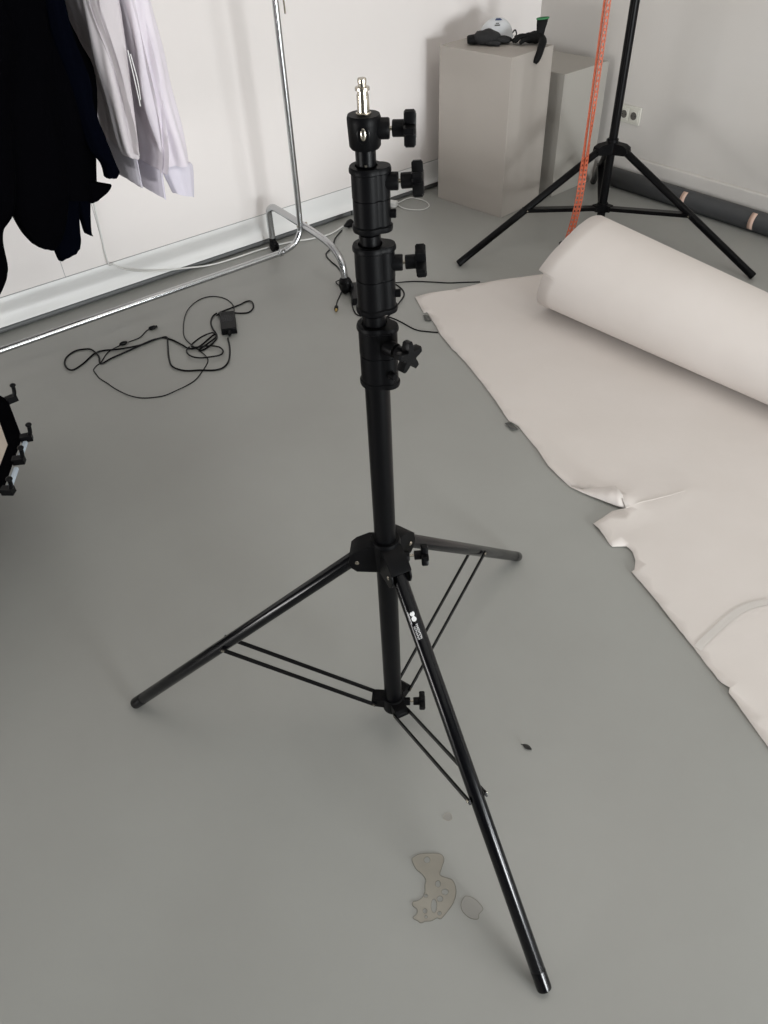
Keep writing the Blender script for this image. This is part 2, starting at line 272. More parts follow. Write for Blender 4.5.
                 [(0.3354, 0.3826), (0.3338, 0.3818), (0.3319, 0.3821), (0.3307, 0.3835), (0.3306, 0.3853), (0.3317, 0.3867), (0.3336, 0.3869), (0.3352, 0.386), (0.3359, 0.3843)]],
 'tapes': [(1.8253, 2.0897), (1.554, 1.3472)],
 'tapewall': [(3.49, 2.0534, 0.1246), (3.49, 1.7105, 0.0463)],
 'thick_cable': [(1.1197, 2.5028), (1.0831, 2.4229), (1.0356, 2.3477), (0.9998, 2.3229), (0.9637, 2.3272), (0.9209, 2.3655), (0.8763, 2.4008), (0.8532, 2.4541), (0.8747, 2.531), (0.9166, 2.6239),
                 (0.9386, 2.6772), (0.9137, 2.6892), (0.8709, 2.6911), (0.782, 2.684), (0.703, 2.6754), (0.654, 2.6659), (0.6704, 2.7244), (0.6675, 2.7872), (0.6463, 2.8164), (0.613, 2.826),
                 (0.5716, 2.8032), (0.549, 2.7649), (0.5415, 2.7143), (0.5577, 2.695), (0.6053, 2.7144), (0.6614, 2.7524), (0.6992, 2.7536), (0.7535, 2.7147), (0.8286, 2.693), (0.8931, 2.692),
                 (0.9246, 2.6846), (0.9448, 2.6453), (0.9551, 2.5789), (0.9664, 2.533), (1.0053, 2.5234), (1.0911, 2.5657), (1.0874, 2.5425), (1.0366, 2.5156), (0.9877, 2.4987), (1.0091, 2.4895),
                 (1.0689, 2.5174), (1.0983, 2.5539), (1.1099, 2.608), (1.1321, 2.6653), (1.1634, 2.705), (1.1888, 2.7166)],
 'thin_cable': [(1.238, 2.66), (1.2691, 2.7139), (1.2836, 2.7731), (1.2761, 2.8295), (1.2416, 2.8738), (1.1845, 2.8765), (1.1093, 2.8245), (1.0519, 2.7496), (0.9979, 2.6448), (0.987, 2.581),
                (0.9884, 2.5082), (0.9868, 2.4401), (0.9749, 2.4022), (0.9295, 2.3579), (0.8798, 2.3199), (0.8355, 2.306), (0.7951, 2.2984), (0.7443, 2.3006), (0.7055, 2.3181), (0.682, 2.3347),
                (0.6641, 2.3548), (0.6419, 2.3915), (0.6248, 2.4672), (0.6188, 2.5167), (0.6097, 2.5698), (0.6121, 2.6136), (0.6148, 2.6393), (0.6379, 2.666), (0.6584, 2.6764), (0.7096, 2.7291),
                (0.7587, 2.7458), (0.7835, 2.7441), (0.8117, 2.7498), (0.856, 2.752), (0.9024, 2.7854), (0.9234, 2.7828)],
 'wall_cable': [(0.9652, 3.19, 0.3906), (0.9489, 3.19, 0.1535), (0.9635, 3.172, 0.1371), (1.0081, 3.172, 0.1004), (1.0926, 3.172, 0.0642), (1.1838, 3.172, 0.0399), (1.2556, 3.172, 0.0266),
                (1.3928, 3.1477, 0.006), (1.518, 3.1333, 0.006), (1.6657, 3.1313, 0.006), (1.8094, 3.106, 0.006), (1.9009, 3.0677, 0.006), (2.0073, 3.0487, 0.006), (2.1124, 3.084, 0.006)],
 'white_loop': [(2.4687, 3.1262), (2.5179, 3.1364), (2.5961, 3.1391), (2.6283, 3.0782), (2.6191, 3.0189), (2.5958, 2.9841), (2.5506, 2.9714), (2.5045, 2.9972), (2.4843, 3.0542), (2.4927, 3.1222)],
 'white_plug': [(2.4655, 3.1129)]}

# ---------------------------------------------------------------- room
WY = 3.2; WX = 3.565
struct(MB().box((1.0, 0.2, -0.05), (5.6, 6.6, 0.1)).build('floor', M['floor'], smooth=False))
b = MB(); b.box((0.9, WY + 0.06, 1.35), (5.4, 0.12, 2.7))
wl = struct(b.build('wall_left', M['wall'], smooth=False))
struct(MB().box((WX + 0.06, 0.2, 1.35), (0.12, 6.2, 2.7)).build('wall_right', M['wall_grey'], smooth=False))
struct(MB().box((0.9, 0.2, 2.85), (5.6, 6.6, 0.1)).build('ceiling', M['ceiling'], smooth=False))
# skirting with a coved lower half that flares out over a shadow gap
prof = [(0.0, 0.1325), (0.004, 0.1325), (0.006, 0.128), (0.006, 0.085), (0.008, 0.065), (0.013, 0.050), (0.020, 0.040), (0.028, 0.033), (0.030, 0.028), (0.026, 0.026), (0.0, 0.026)]
b = MB(); b.prism([(-1.7, WY - y, z) for y, z in prof], (5.26, 0, 0)); struct(b.build('baseboard_left', M['skirting'], bevel=0))
b = MB(); b.box((0.93, WY - 0.002, 0.1335), (5.26, 0.004, 0.0022)); struct(b.build('trim_1', M['groove'], smooth=False))
b = MB()
b.tube([(-1.7, WY - 0.014, 0.0125), (2.23, WY - 0.014, 0.0125)], 0.0125, 12, 1); b.cyl((2.235, WY - 0.014, 0.013), (2.262, WY - 0.014, 0.013), 0.0165)
b.tube([(2.262, WY - 0.014, 0.0125), (3.55, WY - 0.014, 0.0125)], 0.0125, 12, 1)
struct(b.build('trim_2', M['trim']))
b = MB()
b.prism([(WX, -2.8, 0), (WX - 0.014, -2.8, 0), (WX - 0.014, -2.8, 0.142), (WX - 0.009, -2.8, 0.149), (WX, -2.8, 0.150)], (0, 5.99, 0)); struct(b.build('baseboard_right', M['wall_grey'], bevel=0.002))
# panel joints of the white wall
for k, (xa, za, xb, zb) in enumerate([(0.9738, 1.9, 0.953, 0.134), (0.772, 1.9, 0.762, 0.134)]):
    b = MB(); b.prism([(xa - .0011, WY - .0006, za), (xa + .0011, WY - .0006, za), (xb + .0011, WY - .0006, zb), (xb - .0011, WY - .0006, zb)], (0, .002, 0))
    struct(b.build('trim_%d' % (3 + k), M['groove'] if k == 0 else M['groove'], smooth=False))

# ---------------------------------------------------------------- light stand knobs and collars
def unit(a): return Vector((math.cos(a), math.sin(a), 0))
def star(mb, c, d, R, t, lobes=5, spin=0.3, rin=0.47):
    d, u, w = basis(d); n = lobes * 8; rings = []
    for h, k in ((-t / 2, 0.90), (-t / 2 + t * 0.15, 1.0), (t / 2 - t * 0.15, 1.0), (t / 2, 0.88)):
        pts = []
        for i in range(n):
            a = 2 * PI * i / n; q = 0.5 + 0.5 * math.cos(lobes * a)
            r = R * (rin + (1 - rin) * min(1, q ** 1.25 * 1.18)) * k
            pts.append(Vector(c) + d * h + (u * math.cos(a + spin) + w * math.sin(a + spin)) * r)
        rings.append(mb.ring(pts))
    for a, b in zip(rings, rings[1:]): mb.bridge(a, b)
    mb.f.append(tuple(reversed(rings[0]))); mb.f.append(tuple(rings[-1]))
def knob(root, parent, p, ang, k=1.0, boss=0.012, gap=0.003, R=0.0215, spin=0.3, tilt=0.0):
    """locking screw: threaded steel pin, star shaped grip"""
    d = unit(ang); d.z = tilt; d.normalize(); p = Vector(p)
    g = MB(); q = p + d * gap * k
    g.lathe([(0, 0.0080 * k), (0.001, 0.0092 * k), (0.013 * k, 0.0092 * k), (0.015 * k, 0.0115 * k)], q, d, 24)
    star(g, q + d * 0.0205 * k, d, R * k, 0.0135 * k, spin=spin)
    o = g.build('locking_knob', M['black_plastic'], parent, root)
    s = MB(); s.cyl(p - d * 0.004, q + d * 0.004, 0.0025 * k, n=12); s.build('screw', M['steel'], o, root)
    return o
def collar(root, x, y, z0, z1, r, ang, tube_r, spin=0.3, kang=None, R=.0215, kz=.72):
    d = unit(ang); c = Vector((x, y, 0)); H = z1 - z0; n = 48
    b = MB()
    def sect(rm, rl, off):   # outline of the main barrel merged with its clamp lug
        pts = []
        for i in range(n):
            a = 2 * PI * i / n; u = unit(a); rr = rm
            t = u.dot(d); disc = rl * rl - off * off * (1 - t * t)
            if disc > 0 and t > 0: rr = max(rr, off * t + math.sqrt(disc))
            pts.append((x + u.x * rr, y + u.y * rr))
        return pts
    rings = []
    for h, e in ((0, .0016), (.003, .0022), (.0065, .0022), (.008, 0), (H * .50, -.0002), (H * .505, -.0012), (H * .52, -.0012), (H * .525, .0002), (H - .008, .0), (H - .0065, .0022), (H - .003, .0022), (H, .001)):
        rings.append(b.ring([(px, py, z0 + h) for px, py in sect(r + e, r * 0.66 + e, r * 0.80)]))
    for a, q in zip(rings, rings[1:]): b.bridge(a, q)
    inner = b.ring([(x + math.cos(2 * PI * i / n) * (tube_r + .0012), y + math.sin(2 * PI * i / n) * (tube_r + .0012), z1) for i in range(n)])
    inner2 = b.ring([(x + math.cos(2 * PI * i / n) * (tube_r + .0008), y + math.sin(2 * PI * i / n) * (tube_r + .0008), z1 - .012) for i in range(n)])
    b.bridge(rings[-1], inner); b.bridge(inner, inner2); b.f.append(tuple(reversed(rings[0])))
    edge = r * 1.46
    ka = ang if kang is None else kang; kd = unit(ka)
    b.lathe([(0, .0105), (.0165, .0105), (.018, .0098)], c + kd * (edge - .008) + Vector((0, 0, z0 + H * kz)), kd, 24)
    b.lathe([(0, .0055), (.0085, .0055), (.0095, .0045)], c + kd * (edge - .003) + Vector((0, 0, z0 + H * .26)), kd, 20)
    o = b.build('clamp_collar', M['black_cast'], root, root)
    knob(root, o, c + kd * (edge + .010) + Vector((0, 0, z0 + H * kz)), ka, spin=spin, R=R, tilt=.06)
    return o

# ---------------------------------------------------------------- main light stand
SX, SY = 0.552, 0.748
ms = thing('light_stand', (SX, SY, 0), 'black tripod light stand in the foreground with three clamp collars and a silver spigot', 'light stand')
KA = math.radians(-42)
def section(r, z0, z1, name='tube_section'):
    MB().lathe([(0, r - .001), (.001, r), (z1 - z0 - .001, r), (z1 - z0, r - .001)], (SX, SY, z0), (0, 0, 1), 40).build(name, M['black'], ms, ms)
section(.0187, .045, .900); section(.0162, .880, 1.008); section(.0140, .985, 1.118); section(.0122, 1.10, 1.235)
MB().cyl((SX - .0075, SY - .0098, 1.202), (SX - .0083, SY - .0108, 1.202), .0016, n=12).build('rivet', M['steel'], ms, ms)
collar(ms, SX, SY, 1.122, 1.199, .0190, KA, .0125, spin=0.1, kz=.76)
collar(ms, SX, SY, 1.012, 1.104, .0212, math.radians(-40), .0145, spin=0.9)
collar(ms, SX, SY, .898, .993, .0226, math.radians(-62), .0165, spin=0.25, kang=math.radians(-86), R=.0225)
# spigot holder on top
b = MB(); b.lathe([(0, .0165), (.003, .0186), (.028, .0196), (.033, .0196), (.036, .0185), (.036, .0082), (.028, .008)], (SX, SY, 1.2185), (0, 0, 1), 40)
kd = unit(KA); hz = 1.239
b.lathe([(0, .0115), (.0155, .0115), (.017, .0105)], (SX + kd.x * .012, SY + kd.y * .012, hz), kd, 24)
head = b.build('spigot_holder', M['black_cast'], ms, ms)
knob(ms, head, (SX + kd.x * .0305, SY + kd.y * .0305, hz), KA, gap=.0015, R=.0205, spin=.55)
fd = unit(math.radians(-131))
MB().ell((SX + fd.x * .0187, SY + fd.y * .0187, 1.238), .0078, .0012, .0105, (-fd.y, fd.x, 0), fd).build('sight_hole', M['black'], head, ms)
d_ = MB(); d_.ell((SX + fd.x * .0192, SY + fd.y * .0192, 1.238), .0036, .0016, .0070, (-fd.y, fd.x, 0), fd).build('stud_end', M['steel'], head, ms)
b = MB(); b.lathe([(0, .0088), (.0055, .0088), (.0065, .0070), (.024, .0068), (.0245, .0060), (.0275, .0060), (.0285, .0082), (.0315, .0082), (.0320, .0048), (.0350, .0044), (.0358, .0050), (.0395, .0050), (.0405, .0042)], (SX, SY, 1.2505), (0, 0, 1), 32)
b.build('spigot', M['steel'], ms, ms)
# leg hub
HZ = .5315
feet = [(.113, 1.156), (.416, .172), (1.117, .915)]
hb = MB(); hb.lathe([(0, .0215), (.002, .0245), (.030, .0255), (.062, .0270), (.070, .0250), (.070, .0195)], (SX, SY, .508), (0, 0, 1), 40)
angs = [math.atan2(fy - SY, fx - SX) for fx, fy in feet]
for a in angs:   # a downward opening channel for every leg
    u = unit(a); w = Vector((-u.y, u.x, 0)); c = Vector((SX, SY, 0))
    for sg in (-1, 1):
        base = c + w * sg * .0175
        poly = [(.012, .508), (.012, .568), (.030, .567), (.052, .555), (.062, .545), (.066, .531), (.062, .517), (.052, .508)]
        hb.prism([base + u * q + Vector((0, 0, z)) - w * .002 for q, z in poly], w * .004)
    top = [(.012, .572), (.030, .571), (.054, .558), (.064, .547), (.062, .543), (.052, .553), (.030, .566), (.012, .566)]
    hb.prism([c - w * .0195 + u * q + Vector((0, 0, z)) for q, z in top], w * .039)
ka = math.radians(-35); kd = unit(ka)
# boss between two legs that carries the clamp knob
hb.lathe([(0, .010), (.022, .010), (.024, .009)], (SX + kd.x * .018, SY + kd.y * .018, .528), kd, 24)
hub = hb.build('leg_hub', M['black_cast'], ms, ms, bevel=.0008)
knob(ms, hub, (SX + kd.x * .042, SY + kd.y * .042, .528), ka, k=.92, gap=.009, R=.0225, spin=.3)
for a in angs:
    u = unit(a); w = Vector((-u.y, u.x, 0))
    for sg in (-1, 1):
        s = MB(); p = Vector((SX, SY, HZ)) + u * .0500 + w * sg * .0193; s.lathe([(0, .0042), (.0014, .0036), (.002, .0020)], p, w * sg, 16); s.build('rivet', M['steel'], hub, ms)
# legs
def logo(root, leg, j, e, t0, r):
    """white print along the leg: a two-lobed mark beside a hairline, then rows of small lettering"""
    ax = (e - j).normalized(); cv = Vector((0, 0, 1.5)) - (j + (e - j) * t0); nrm = (cv - ax * cv.dot(ax)).normalized(); side = ax.cross(nrm)
    b = MB(); o = j + (e - j) * t0
    def P(l, s):   # along the leg, around the tube
        l *= 1.15; a = (-s * 1.2 + .0012) / r; return o + ax * l + (nrm * math.cos(a) + side * math.sin(a)) * (r + .0004)
    def patch(poly):
        i = len(b.v); b.v += [P(l, s) for l, s in poly]; b.f.append(tuple(range(i, i + len(poly))))
    def disc(l, s, rl, rs, a0=0, a1=2 * PI): patch([(l + rl * math.cos(a0 + (a1 - a0) * k / 12), s + rs * math.sin(a0 + (a1 - a0) * k / 12)) for k in range(13)])
    disc(.0045, .0008, .0040, .0036, -PI / 2 - .2, PI / 2 + .9); disc(.0040, -.0005, .0022, .0012)
    disc(.0128, .0010, .0040, .0036); patch([(.008, .0026), (.0095, .0032), (.0098, .0008), (.008, .0004)])
    patch([(.000, -.0052), (.0195, -.0048), (.0195, -.0040), (.000, -.0044)])
    rnd = random.Random(4)
    for row, (s0, hgt, l0, l1) in enumerate([(.0006, .0030, .0210, .0440), (-.0034, .0028, .0240, .0440)]):
        l = l0
        while l < l1:   # letters too small to read in the photo: an upright with one or two short arms each
            wd = .0019; patch([(l, s0), (l + .0006, s0), (l + .0006, s0 + hgt), (l, s0 + hgt)])
            for h in rnd.sample((0, .5, .82), 2): patch([(l, s0 + hgt * h), (l + wd, s0 + hgt * h), (l + wd, s0 + hgt * (h + .18)), (l, s0 + hgt * (h + .18))])
            l += .0027
    b.build('maker_print', M['print'], leg, root, smooth=False)
LZ = .0135
for a, (fx, fy), tb in zip(angs, feet, (.54, .545, .57)):
    u = unit(a); w = Vector((-u.y, u.x, 0)); j = Vector((SX, SY, HZ)) + u * .050; e = Vector((fx, fy, LZ))
    ax = (e - j).normalized()
    lg = MB().lathe([(0, .0125), (.002, .0132), ((e - j).length - .003, .0132), ((e - j).length, .0118)], j - ax * .006, ax, 32).build('leg', M['black_gloss'], ms, ms)
    MB().lathe([(0, .0134), (.030, .0134), (.034, .0128), (.036, .0105)], e - ax * .026, ax, 32).build('end_cap', M['black_gloss'], lg, ms)
    at = j + (e - j) * tb
    for sg in (-1, 1): MB().lathe([(0, .0034), (.0026, .0034), (.0034, .0022)], at + w * sg * .0170, w * sg, 14).build('rivet', M['steel'], lg, ms)
    lo = Vector((SX, SY, .078)) + u * .042
    for sg in (-1, 1):   # twin flat brace bars, one on each side of the leg
        p0 = lo + w * sg * .0165; p1 = at + w * sg * .0165; dd = (p1 - p0).normalized(); nn = dd.cross(w).normalized()
        br = MB(); br.prism([p0 - dd * .006 + nn * .0052 - w * .0019, p0 - dd * .006 + nn * .0052 + w * .0019, p0 - dd * .006 - nn * .0052 + w * .0019, p0 - dd * .006 - nn * .0052 - w * .0019], dd * ((p1 - p0).length + .012))
        br.build('brace_bar', M['black'], ms, ms, bevel=.0006)
    if a == angs[1]: logo(ms, lg, j, e, .088, .0132)
# lower brace collar
lb = MB(); lb.lathe([(0, .0215), (.002, .0240), (.040, .0240), (.042, .0220)], (SX, SY, .050), (0, 0, 1), 40)
for a in angs:
    u = unit(a); w = Vector((-u.y, u.x, 0)); c = Vector((SX, SY, 0))
    lb.prism([c - w * .0145 + u * q + Vector((0, 0, z)) for q, z in ((.015, .062), (.015, .090), (.040, .090), (.047, .084), (.048, .074), (.042, .066))], w * .029)
kd = unit(math.radians(-38))
lb.lathe([(0, .009), (.020, .009), (.021, .008)], (SX + kd.x * .016, SY + kd.y * .016, .066), kd, 24)
lower = lb.build('brace_collar', M['black_cast'], ms, ms, bevel=.0008)
knob(ms, lower, (SX + kd.x * .038, SY + kd.y * .038, .066), math.radians(-38), k=.95, gap=.006, R=.0225, spin=.5)
for a in angs:
    u = unit(a); w = Vector((-u.y, u.x, 0)); s = MB(); p = Vector((SX, SY, .078)) + u * .042
    s.cyl(p - w * .0195, p + w * .0195, .0026, n=14); s.build('rivet', M['steel'], lower, ms)

# ---------------------------------------------------------------- second light stand
TX, TY = 2.917, 2.138
ss = thing('light_stand', (TX, TY, 0), 'black tripod light stand standing behind the white paper roll, near the right wall', 'light stand')
MB().lathe([(0, .017), (.002, .0185), (1.198, .0185), (1.2, .017)], (TX, TY, .10), (0, 0, 1), 32).build('tube_section', M['black'], ss, ss)
MB().lathe([(0, .015), (.8, .015), (.802, .013)], (TX, TY, 1.28), (0, 0, 1), 32).build('tube_section', M['black'], ss, ss)
collar(ss, TX, TY, 1.22, 1.32, .025, math.radians(-120), .0152)
hb = MB(); hb.lathe([(0, .024), (.003, .027), (.045, .027), (.050, .024), (.062, .024), (.064, .022)], (TX, TY, .378), (0, 0, 1), 36)
feet2 = [(2.235, 2.360), (3.057, 1.424), (3.445, 2.610)]; angs2 = [math.atan2(y - TY, x - TX) for x, y in feet2]
for a in angs2:
    u = unit(a); w = Vector((-u.y, u.x, 0)); c = Vector((TX, TY, 0))
    hb.prism([c - w * .021 + u * q + Vector((0, 0, z)) for q, z in ((.015, .380), (.015, .428), (.060, .424), (.078, .414), (.082, .398), (.070, .384))], w * .042)
hub2 = hb.build('leg_hub', M['black_cast'], ss, ss, bevel=.001)
bc = MB(); bc.lathe([(0, .022), (.002, .0245), (.040, .0245), (.042, .022)], (TX, TY, .125), (0, 0, 1), 36)
for a in angs2:
    u = unit(a); w = Vector((-u.y, u.x, 0)); c = Vector((TX, TY, 0))
    bc.prism([c - w * .016 + u * q + Vector((0, 0, z)) for q, z in ((.015, .130), (.015, .162), (.044, .160), (.050, .150), (.044, .134))], w * .032)
bcol = bc.build('brace_collar', M['black_cast'], ss, ss, bevel=.001)
for a, (fx, fy) in zip(angs2, feet2):
    u = unit(a); w = Vector((-u.y, u.x, 0)); j = Vector((TX, TY, .400)) + u * .062; e = Vector((fx, fy, .016)); ax = (e - j).normalized()
    lg = MB().lathe([(0, .0145), (.002, .0155), ((e - j).length - .003, .0155), ((e - j).length, .0145)], j, ax, 28).build('leg', M['black'], ss, ss)
    MB().lathe([(0, .0158), (.030, .0160), (.034, .0150), (.036, .012)], e - ax * .028, ax, 28).build('end_cap', M['black_plastic'], lg, ss)
    at = j + (e - j) * .52; p0 = Vector((TX, TY, .147)) + u * .040
    p0b = p0; dd = (at - p0).normalized(); nn = dd.cross(w).normalized()
    MB().prism([p0 + nn * .008 - w * .018, p0 + nn * .008 + w * .018, p0 - nn * .008 + w * .018, p0 - nn * .008 - w * .018], dd * ((at - p0).length + .008)).build('brace_bar', M['black'], ss, ss, bevel=.002)
    MB().cyl(at - w * .0205, at + w * .0205, .0035, n=14).build('rivet', M['steel'], lg, ss)
# ---------------------------------------------------------------- orange ladder chain
CX, CY = 2.730, 2.128
arm = MB(); arm.tube([(TX, TY, 2.05), (TX - .06, TY, 2.075), (CX, CY, 2.08)], .008, 12, 4); arm.build('hook_arm', M['black'], ss, ss)
ch = thing('hanging_chain', (CX, CY, 0.0), 'orange perforated plastic chain hanging in two strands beside the black stand pole', 'chain')
def strand(off0, phase):
    b = MB(); prev = None; n = 104; pts = []
    for i in range(n + 1):
        z = 2.062 - i * .0195
        if z < .045: break
        tw = phase(z); X = unit(tw); N = Vector((-X.y, X.x, 0))
        lean = max(0, .30 - z) ** 2 * .35
        c = Vector((CX - lean * .9, CY + lean * .8, z)) + unit(math.radians(-38)) * off0
        pts.append((c, X, N))
    for (c, X, N), (c2, X2, N2) in zip(pts, pts[1:]):
        m = (c + c2) / 2
        for sg in (-1, 1):   # side rails
            a = c + X * sg * .0062; e = c2 + X2 * sg * .0062; d = (e - a).normalized()
            b.box((a + e) / 2, ((e - a).length + .001, .0046, .0040), d, X)
        b.box(c, (.0135, .0040, .0090), X, N)   # rung
    return b
f0 = math.radians(-38)
strand(-.0080, lambda z: f0 + (.95 if z > .62 else (.85 * min(1, max(0, (z - .30) / .15)) + .10))).build('chain_strand', M['orange'], ch, ch, smooth=False)
strand(.0080, lambda z: f0 + (.20 if z > .62 else .20 + (.85 * max(0, 1 - abs(z - .48) / .16)))).build('chain_strand', M['orange'], ch, ch, smooth=False)
b = MB(); b.lathe([(0, .012), (.003, .017), (.035, .017), (.040, .010)], (CX - .034, CY + .034, .0), (0, 0, 1), 24); b.tube([(CX - .034, CY + .034, .038), (CX - .03, CY + .03, .05), (CX - .022, CY + .02, .056)], .0035, 8, 3)
b.build('chain_weight', M['black_plastic'], ch, ch)

# ---------------------------------------------------------------- plinths
def plinth(x, y, ang, w, d, h, m, label):
    X = unit(ang); Y = Vector((-X.y, X.x, 0)); c = Vector((x, y, 0)) + X * w / 2 + Y * d / 2
    o = MB().box(c + Vector((0, 0, h / 2)), (w, d, h), X, Y).build('display_plinth', m, bevel=.002, smooth=False)
    return tag(o, label, 'plinth')
PH = .705
plinth(2.760, 2.622, math.radians(6.0), .306, .43, PH, M['plinth'], 'tall grey-white box plinth by the left wall with gloves and a dust mask on top')
plinth(3.150, 2.640, math.radians(3.0), .345, .40, .572, M['plinth2'], 'lower white box plinth in the room corner behind the taller one')
# ---------------------------------------------------------------- dust mask and gloves
MK = Vector((2.996, 2.962, PH))
mk = thing('dust_mask', MK, 'white cup-shaped dust mask with blue print, lying on the tall plinth between the gloves', 'mask')
X = unit(math.radians(-38)); Y = Vector((-X.y, X.x, 0))
def cup(x, y, z):
    k = max(0, z); return x * (1 - .10 * k), y * (1 - .1 * k), z * 1.0
b = MB(); rs = []
for j in range(13):
    t = j / 12; r = math.cos(t * PI / 2 * .96); h = math.sin(t * PI / 2) ** 1.05
    rs.append(b.ring([MK + X * (.080 * r * math.cos(a) + .004 * t) + Y * (.062 * r * math.sin(a)) + Vector((0, 0, .004 + .078 * h)) for a in [2 * PI * k / 32 for k in range(32)]]))
for a, q in zip(rs, rs[1:]): b.bridge(a, q)
b.f.append(tuple(rs[-1])); b.build('mask_cup', M['mask'], mk, mk, solid=-.002)
b = MB(); b.tube([MK + X * .082 * math.cos(a) + Y * .064 * math.sin(a) + Vector((0, 0, .005)) for a in [2 * PI * k / 24 for k in range(24)]], .0035, 8, 1, closed=True); b.build('mask_rim', M['mask'], mk, mk)
def onmask(u, v, m, name, w, h):
    b = MB(); n = 6; g = []
    for j in range(n + 1):
        row = []
        for i in range(n + 1):
            a = math.radians(-90) + u + (i / n - .5) * w; t = v + (j / n - .5) * h; r = math.cos(t * PI / 2 * .96); hh = math.sin(t * PI / 2) ** 1.05
            row.append(MK + X * (.0812 * r * math.cos(a) + .004 * t) + Y * (.0632 * r * math.sin(a)) + Vector((0, 0, .0045 + .0788 * hh)))
        g.append(b.ring(row))
    for r1, r2 in zip(g, g[1:]): b.bridge(r1, r2, False)
    b.build(name, m, mk, mk)
onmask(.10, .80, M['mask_blue'], 'printed_mark', .95, .16)
onmask(-.05, .50, M['tape_grey'], 'printed_mark', .42, .05)
onmask(-.05, .58, M['tape_grey'], 'printed_mark', .30, .04)
for sg in (-1, 1):
    b = MB(); b.tube([MK + X * sg * .078 + Vector((0, 0, .016)), MK + X * sg * .090 - Y * .006 + Vector((0, 0, .030)), MK + X * sg * .096 - Y * .022 + Vector((0, 0, .014)), MK + X * sg * .086 - Y * .034 + Vector((0, 0, .008))], .003, 8, 4)
    b.build('head_strap', M['black_plastic'], mk, mk)
def glove(root, spec, palm, m):
    """palm mass and five separate fingers: spec = finger polylines with radii"""
    b = MB(); c, ax, sx, sy, sz = palm
    Xp = Vector(ax).normalized(); Yp = Vector((0, 0, 1)).cross(Xp).normalized()
    b.ell(c, sx, sy, sz, Xp, Yp, 20, 12, fn=lambda x, y, z: (x, y * (1 + .12 * math.sin(5 * x)), z * (1 + .1 * math.sin(7 * x + 3 * y))))
    for pts, r in spec: b.tube(pts, (lambda t, r=r: r * (1 - .25 * t) * (1 if t < .93 else .6)), 12, 4)
    return b
G1 = Vector((2.882, 2.880, PH)); X1 = unit(math.radians(-38)); Y1 = Vector((-X1.y, X1.x, 0))
g1 = thing('work_glove', G1, 'charcoal work glove lying flat in front of the dust mask on the tall plinth', 'glove', None)
P1 = lambda a, c, z: G1 + X1 * a + Y1 * c + Vector((0, 0, z))
b = glove(g1, [([P1(.02, -.020, .016), P1(.055, -.026, .020), P1(.085, -.014, .012)], .0125), ([P1(.02, -.004, .018), P1(.060, -.004, .024), P1(.098, .004, .012)], .0125),
               ([P1(.02, .012, .018), P1(.060, .016, .020), P1(.092, .022, .011)], .012), ([P1(.00, .024, .016), P1(.045, .034, .016), P1(.075, .040, .010)], .011),
               ([P1(-.02, -.028, .014), P1(.005, -.048, .014), P1(.04, -.052, .011)], .012)], (P1(-.018, .0, .030), X1, .064, .046, .031), M['glove_grey'])
b.build('glove_body', M['glove_grey'], g1, g1)
b = MB(); cuff = []
for t, rx, rz in ((0, .030, .019), (.02, .033, .020), (.045, .031, .017), (.05, .028, .014)):
    cuff.append(b.ring([P1(-.058 - t, .012 + rx * math.cos(a), .021 + rz * math.sin(a)) for a in [2 * PI * k / 24 for k in range(24)]]))
for a, q in zip(cuff, cuff[1:]): b.bridge(a, q)
b.f.append(tuple(cuff[-1])); b.build('glove_cuff', M['glove_black'], g1, g1)
G2 = Vector((2.994, 2.752, PH)); g2 = thing('work_glove', G2, 'black work glove with green-edged cuff standing up, right end of the tall plinth', 'glove')
P2 = lambda a, c, z: G2 + X1 * a + Y1 * c + Vector((0, 0, z))
EF = Vector((3.050, 2.752, PH))
b = glove(g2, [([P2(.01, .00, .03), P2(-.035, -.004, .032), P2(-.062, -.012, .012)], .0125), ([P2(.01, .016, .026), P2(-.036, .014, .030), P2(-.070, .006, .011)], .0125),
               ([P2(.01, .028, .022), P2(-.034, .030, .024), P2(-.066, .024, .011)], .012), ([P2(.015, -.014, .024), P2(-.02, -.024, .022), P2(-.042, -.032, .010)], .011)], (P2(.026, .002, .026), X1, .048, .034, .024), M['glove_black'])
# thumb of the glove hanging over the plinth's edge
b.tube([P2(.050, -.016, .030), P2(.058, -.060, .024), P2(.048, -.104, .014), P2(.034, -.128, -.018), P2(.018, -.134, -.050)], lambda t: .0195 * (1 - .25 * t) * (1 if t < .9 else 1 - 4 * (t - .9)), 14, 4)
b.build('glove_body', M['glove_black'], g2, g2)
b = MB(); rs = []
CF = P2(.050, -.012, .018)
for h, rx, ry in ((0, .019, .018), (.02, .018, .016), (.042, .020, .014), (.062, .024, .014), (.082, .026, .014)):
    rs.append(b.ring([CF + X1 * (h * .10 + rx * math.cos(a)) + Y1 * ry * math.sin(a) + Vector((0, 0, h + .002 * math.cos(a))) for a in [2 * PI * k / 24 for k in range(24)]]))
for a, q in zip(rs, rs[1:]): b.bridge(a, q)
cu = b.build('glove_cuff', M['glove_black'], g2, g2, solid=-.0015)
b = MB(); b.tube([CF + X1 * (.0085 + .0265 * math.cos(a)) + Y1 * .0145 * math.sin(a) + Vector((0, 0, .084 + .002 * math.cos(a))) for a in [2 * PI * k / 24 for k in range(24)]], .0034, 8, 1, closed=True)
b.build('cuff_edge', M['green'], cu, g2)

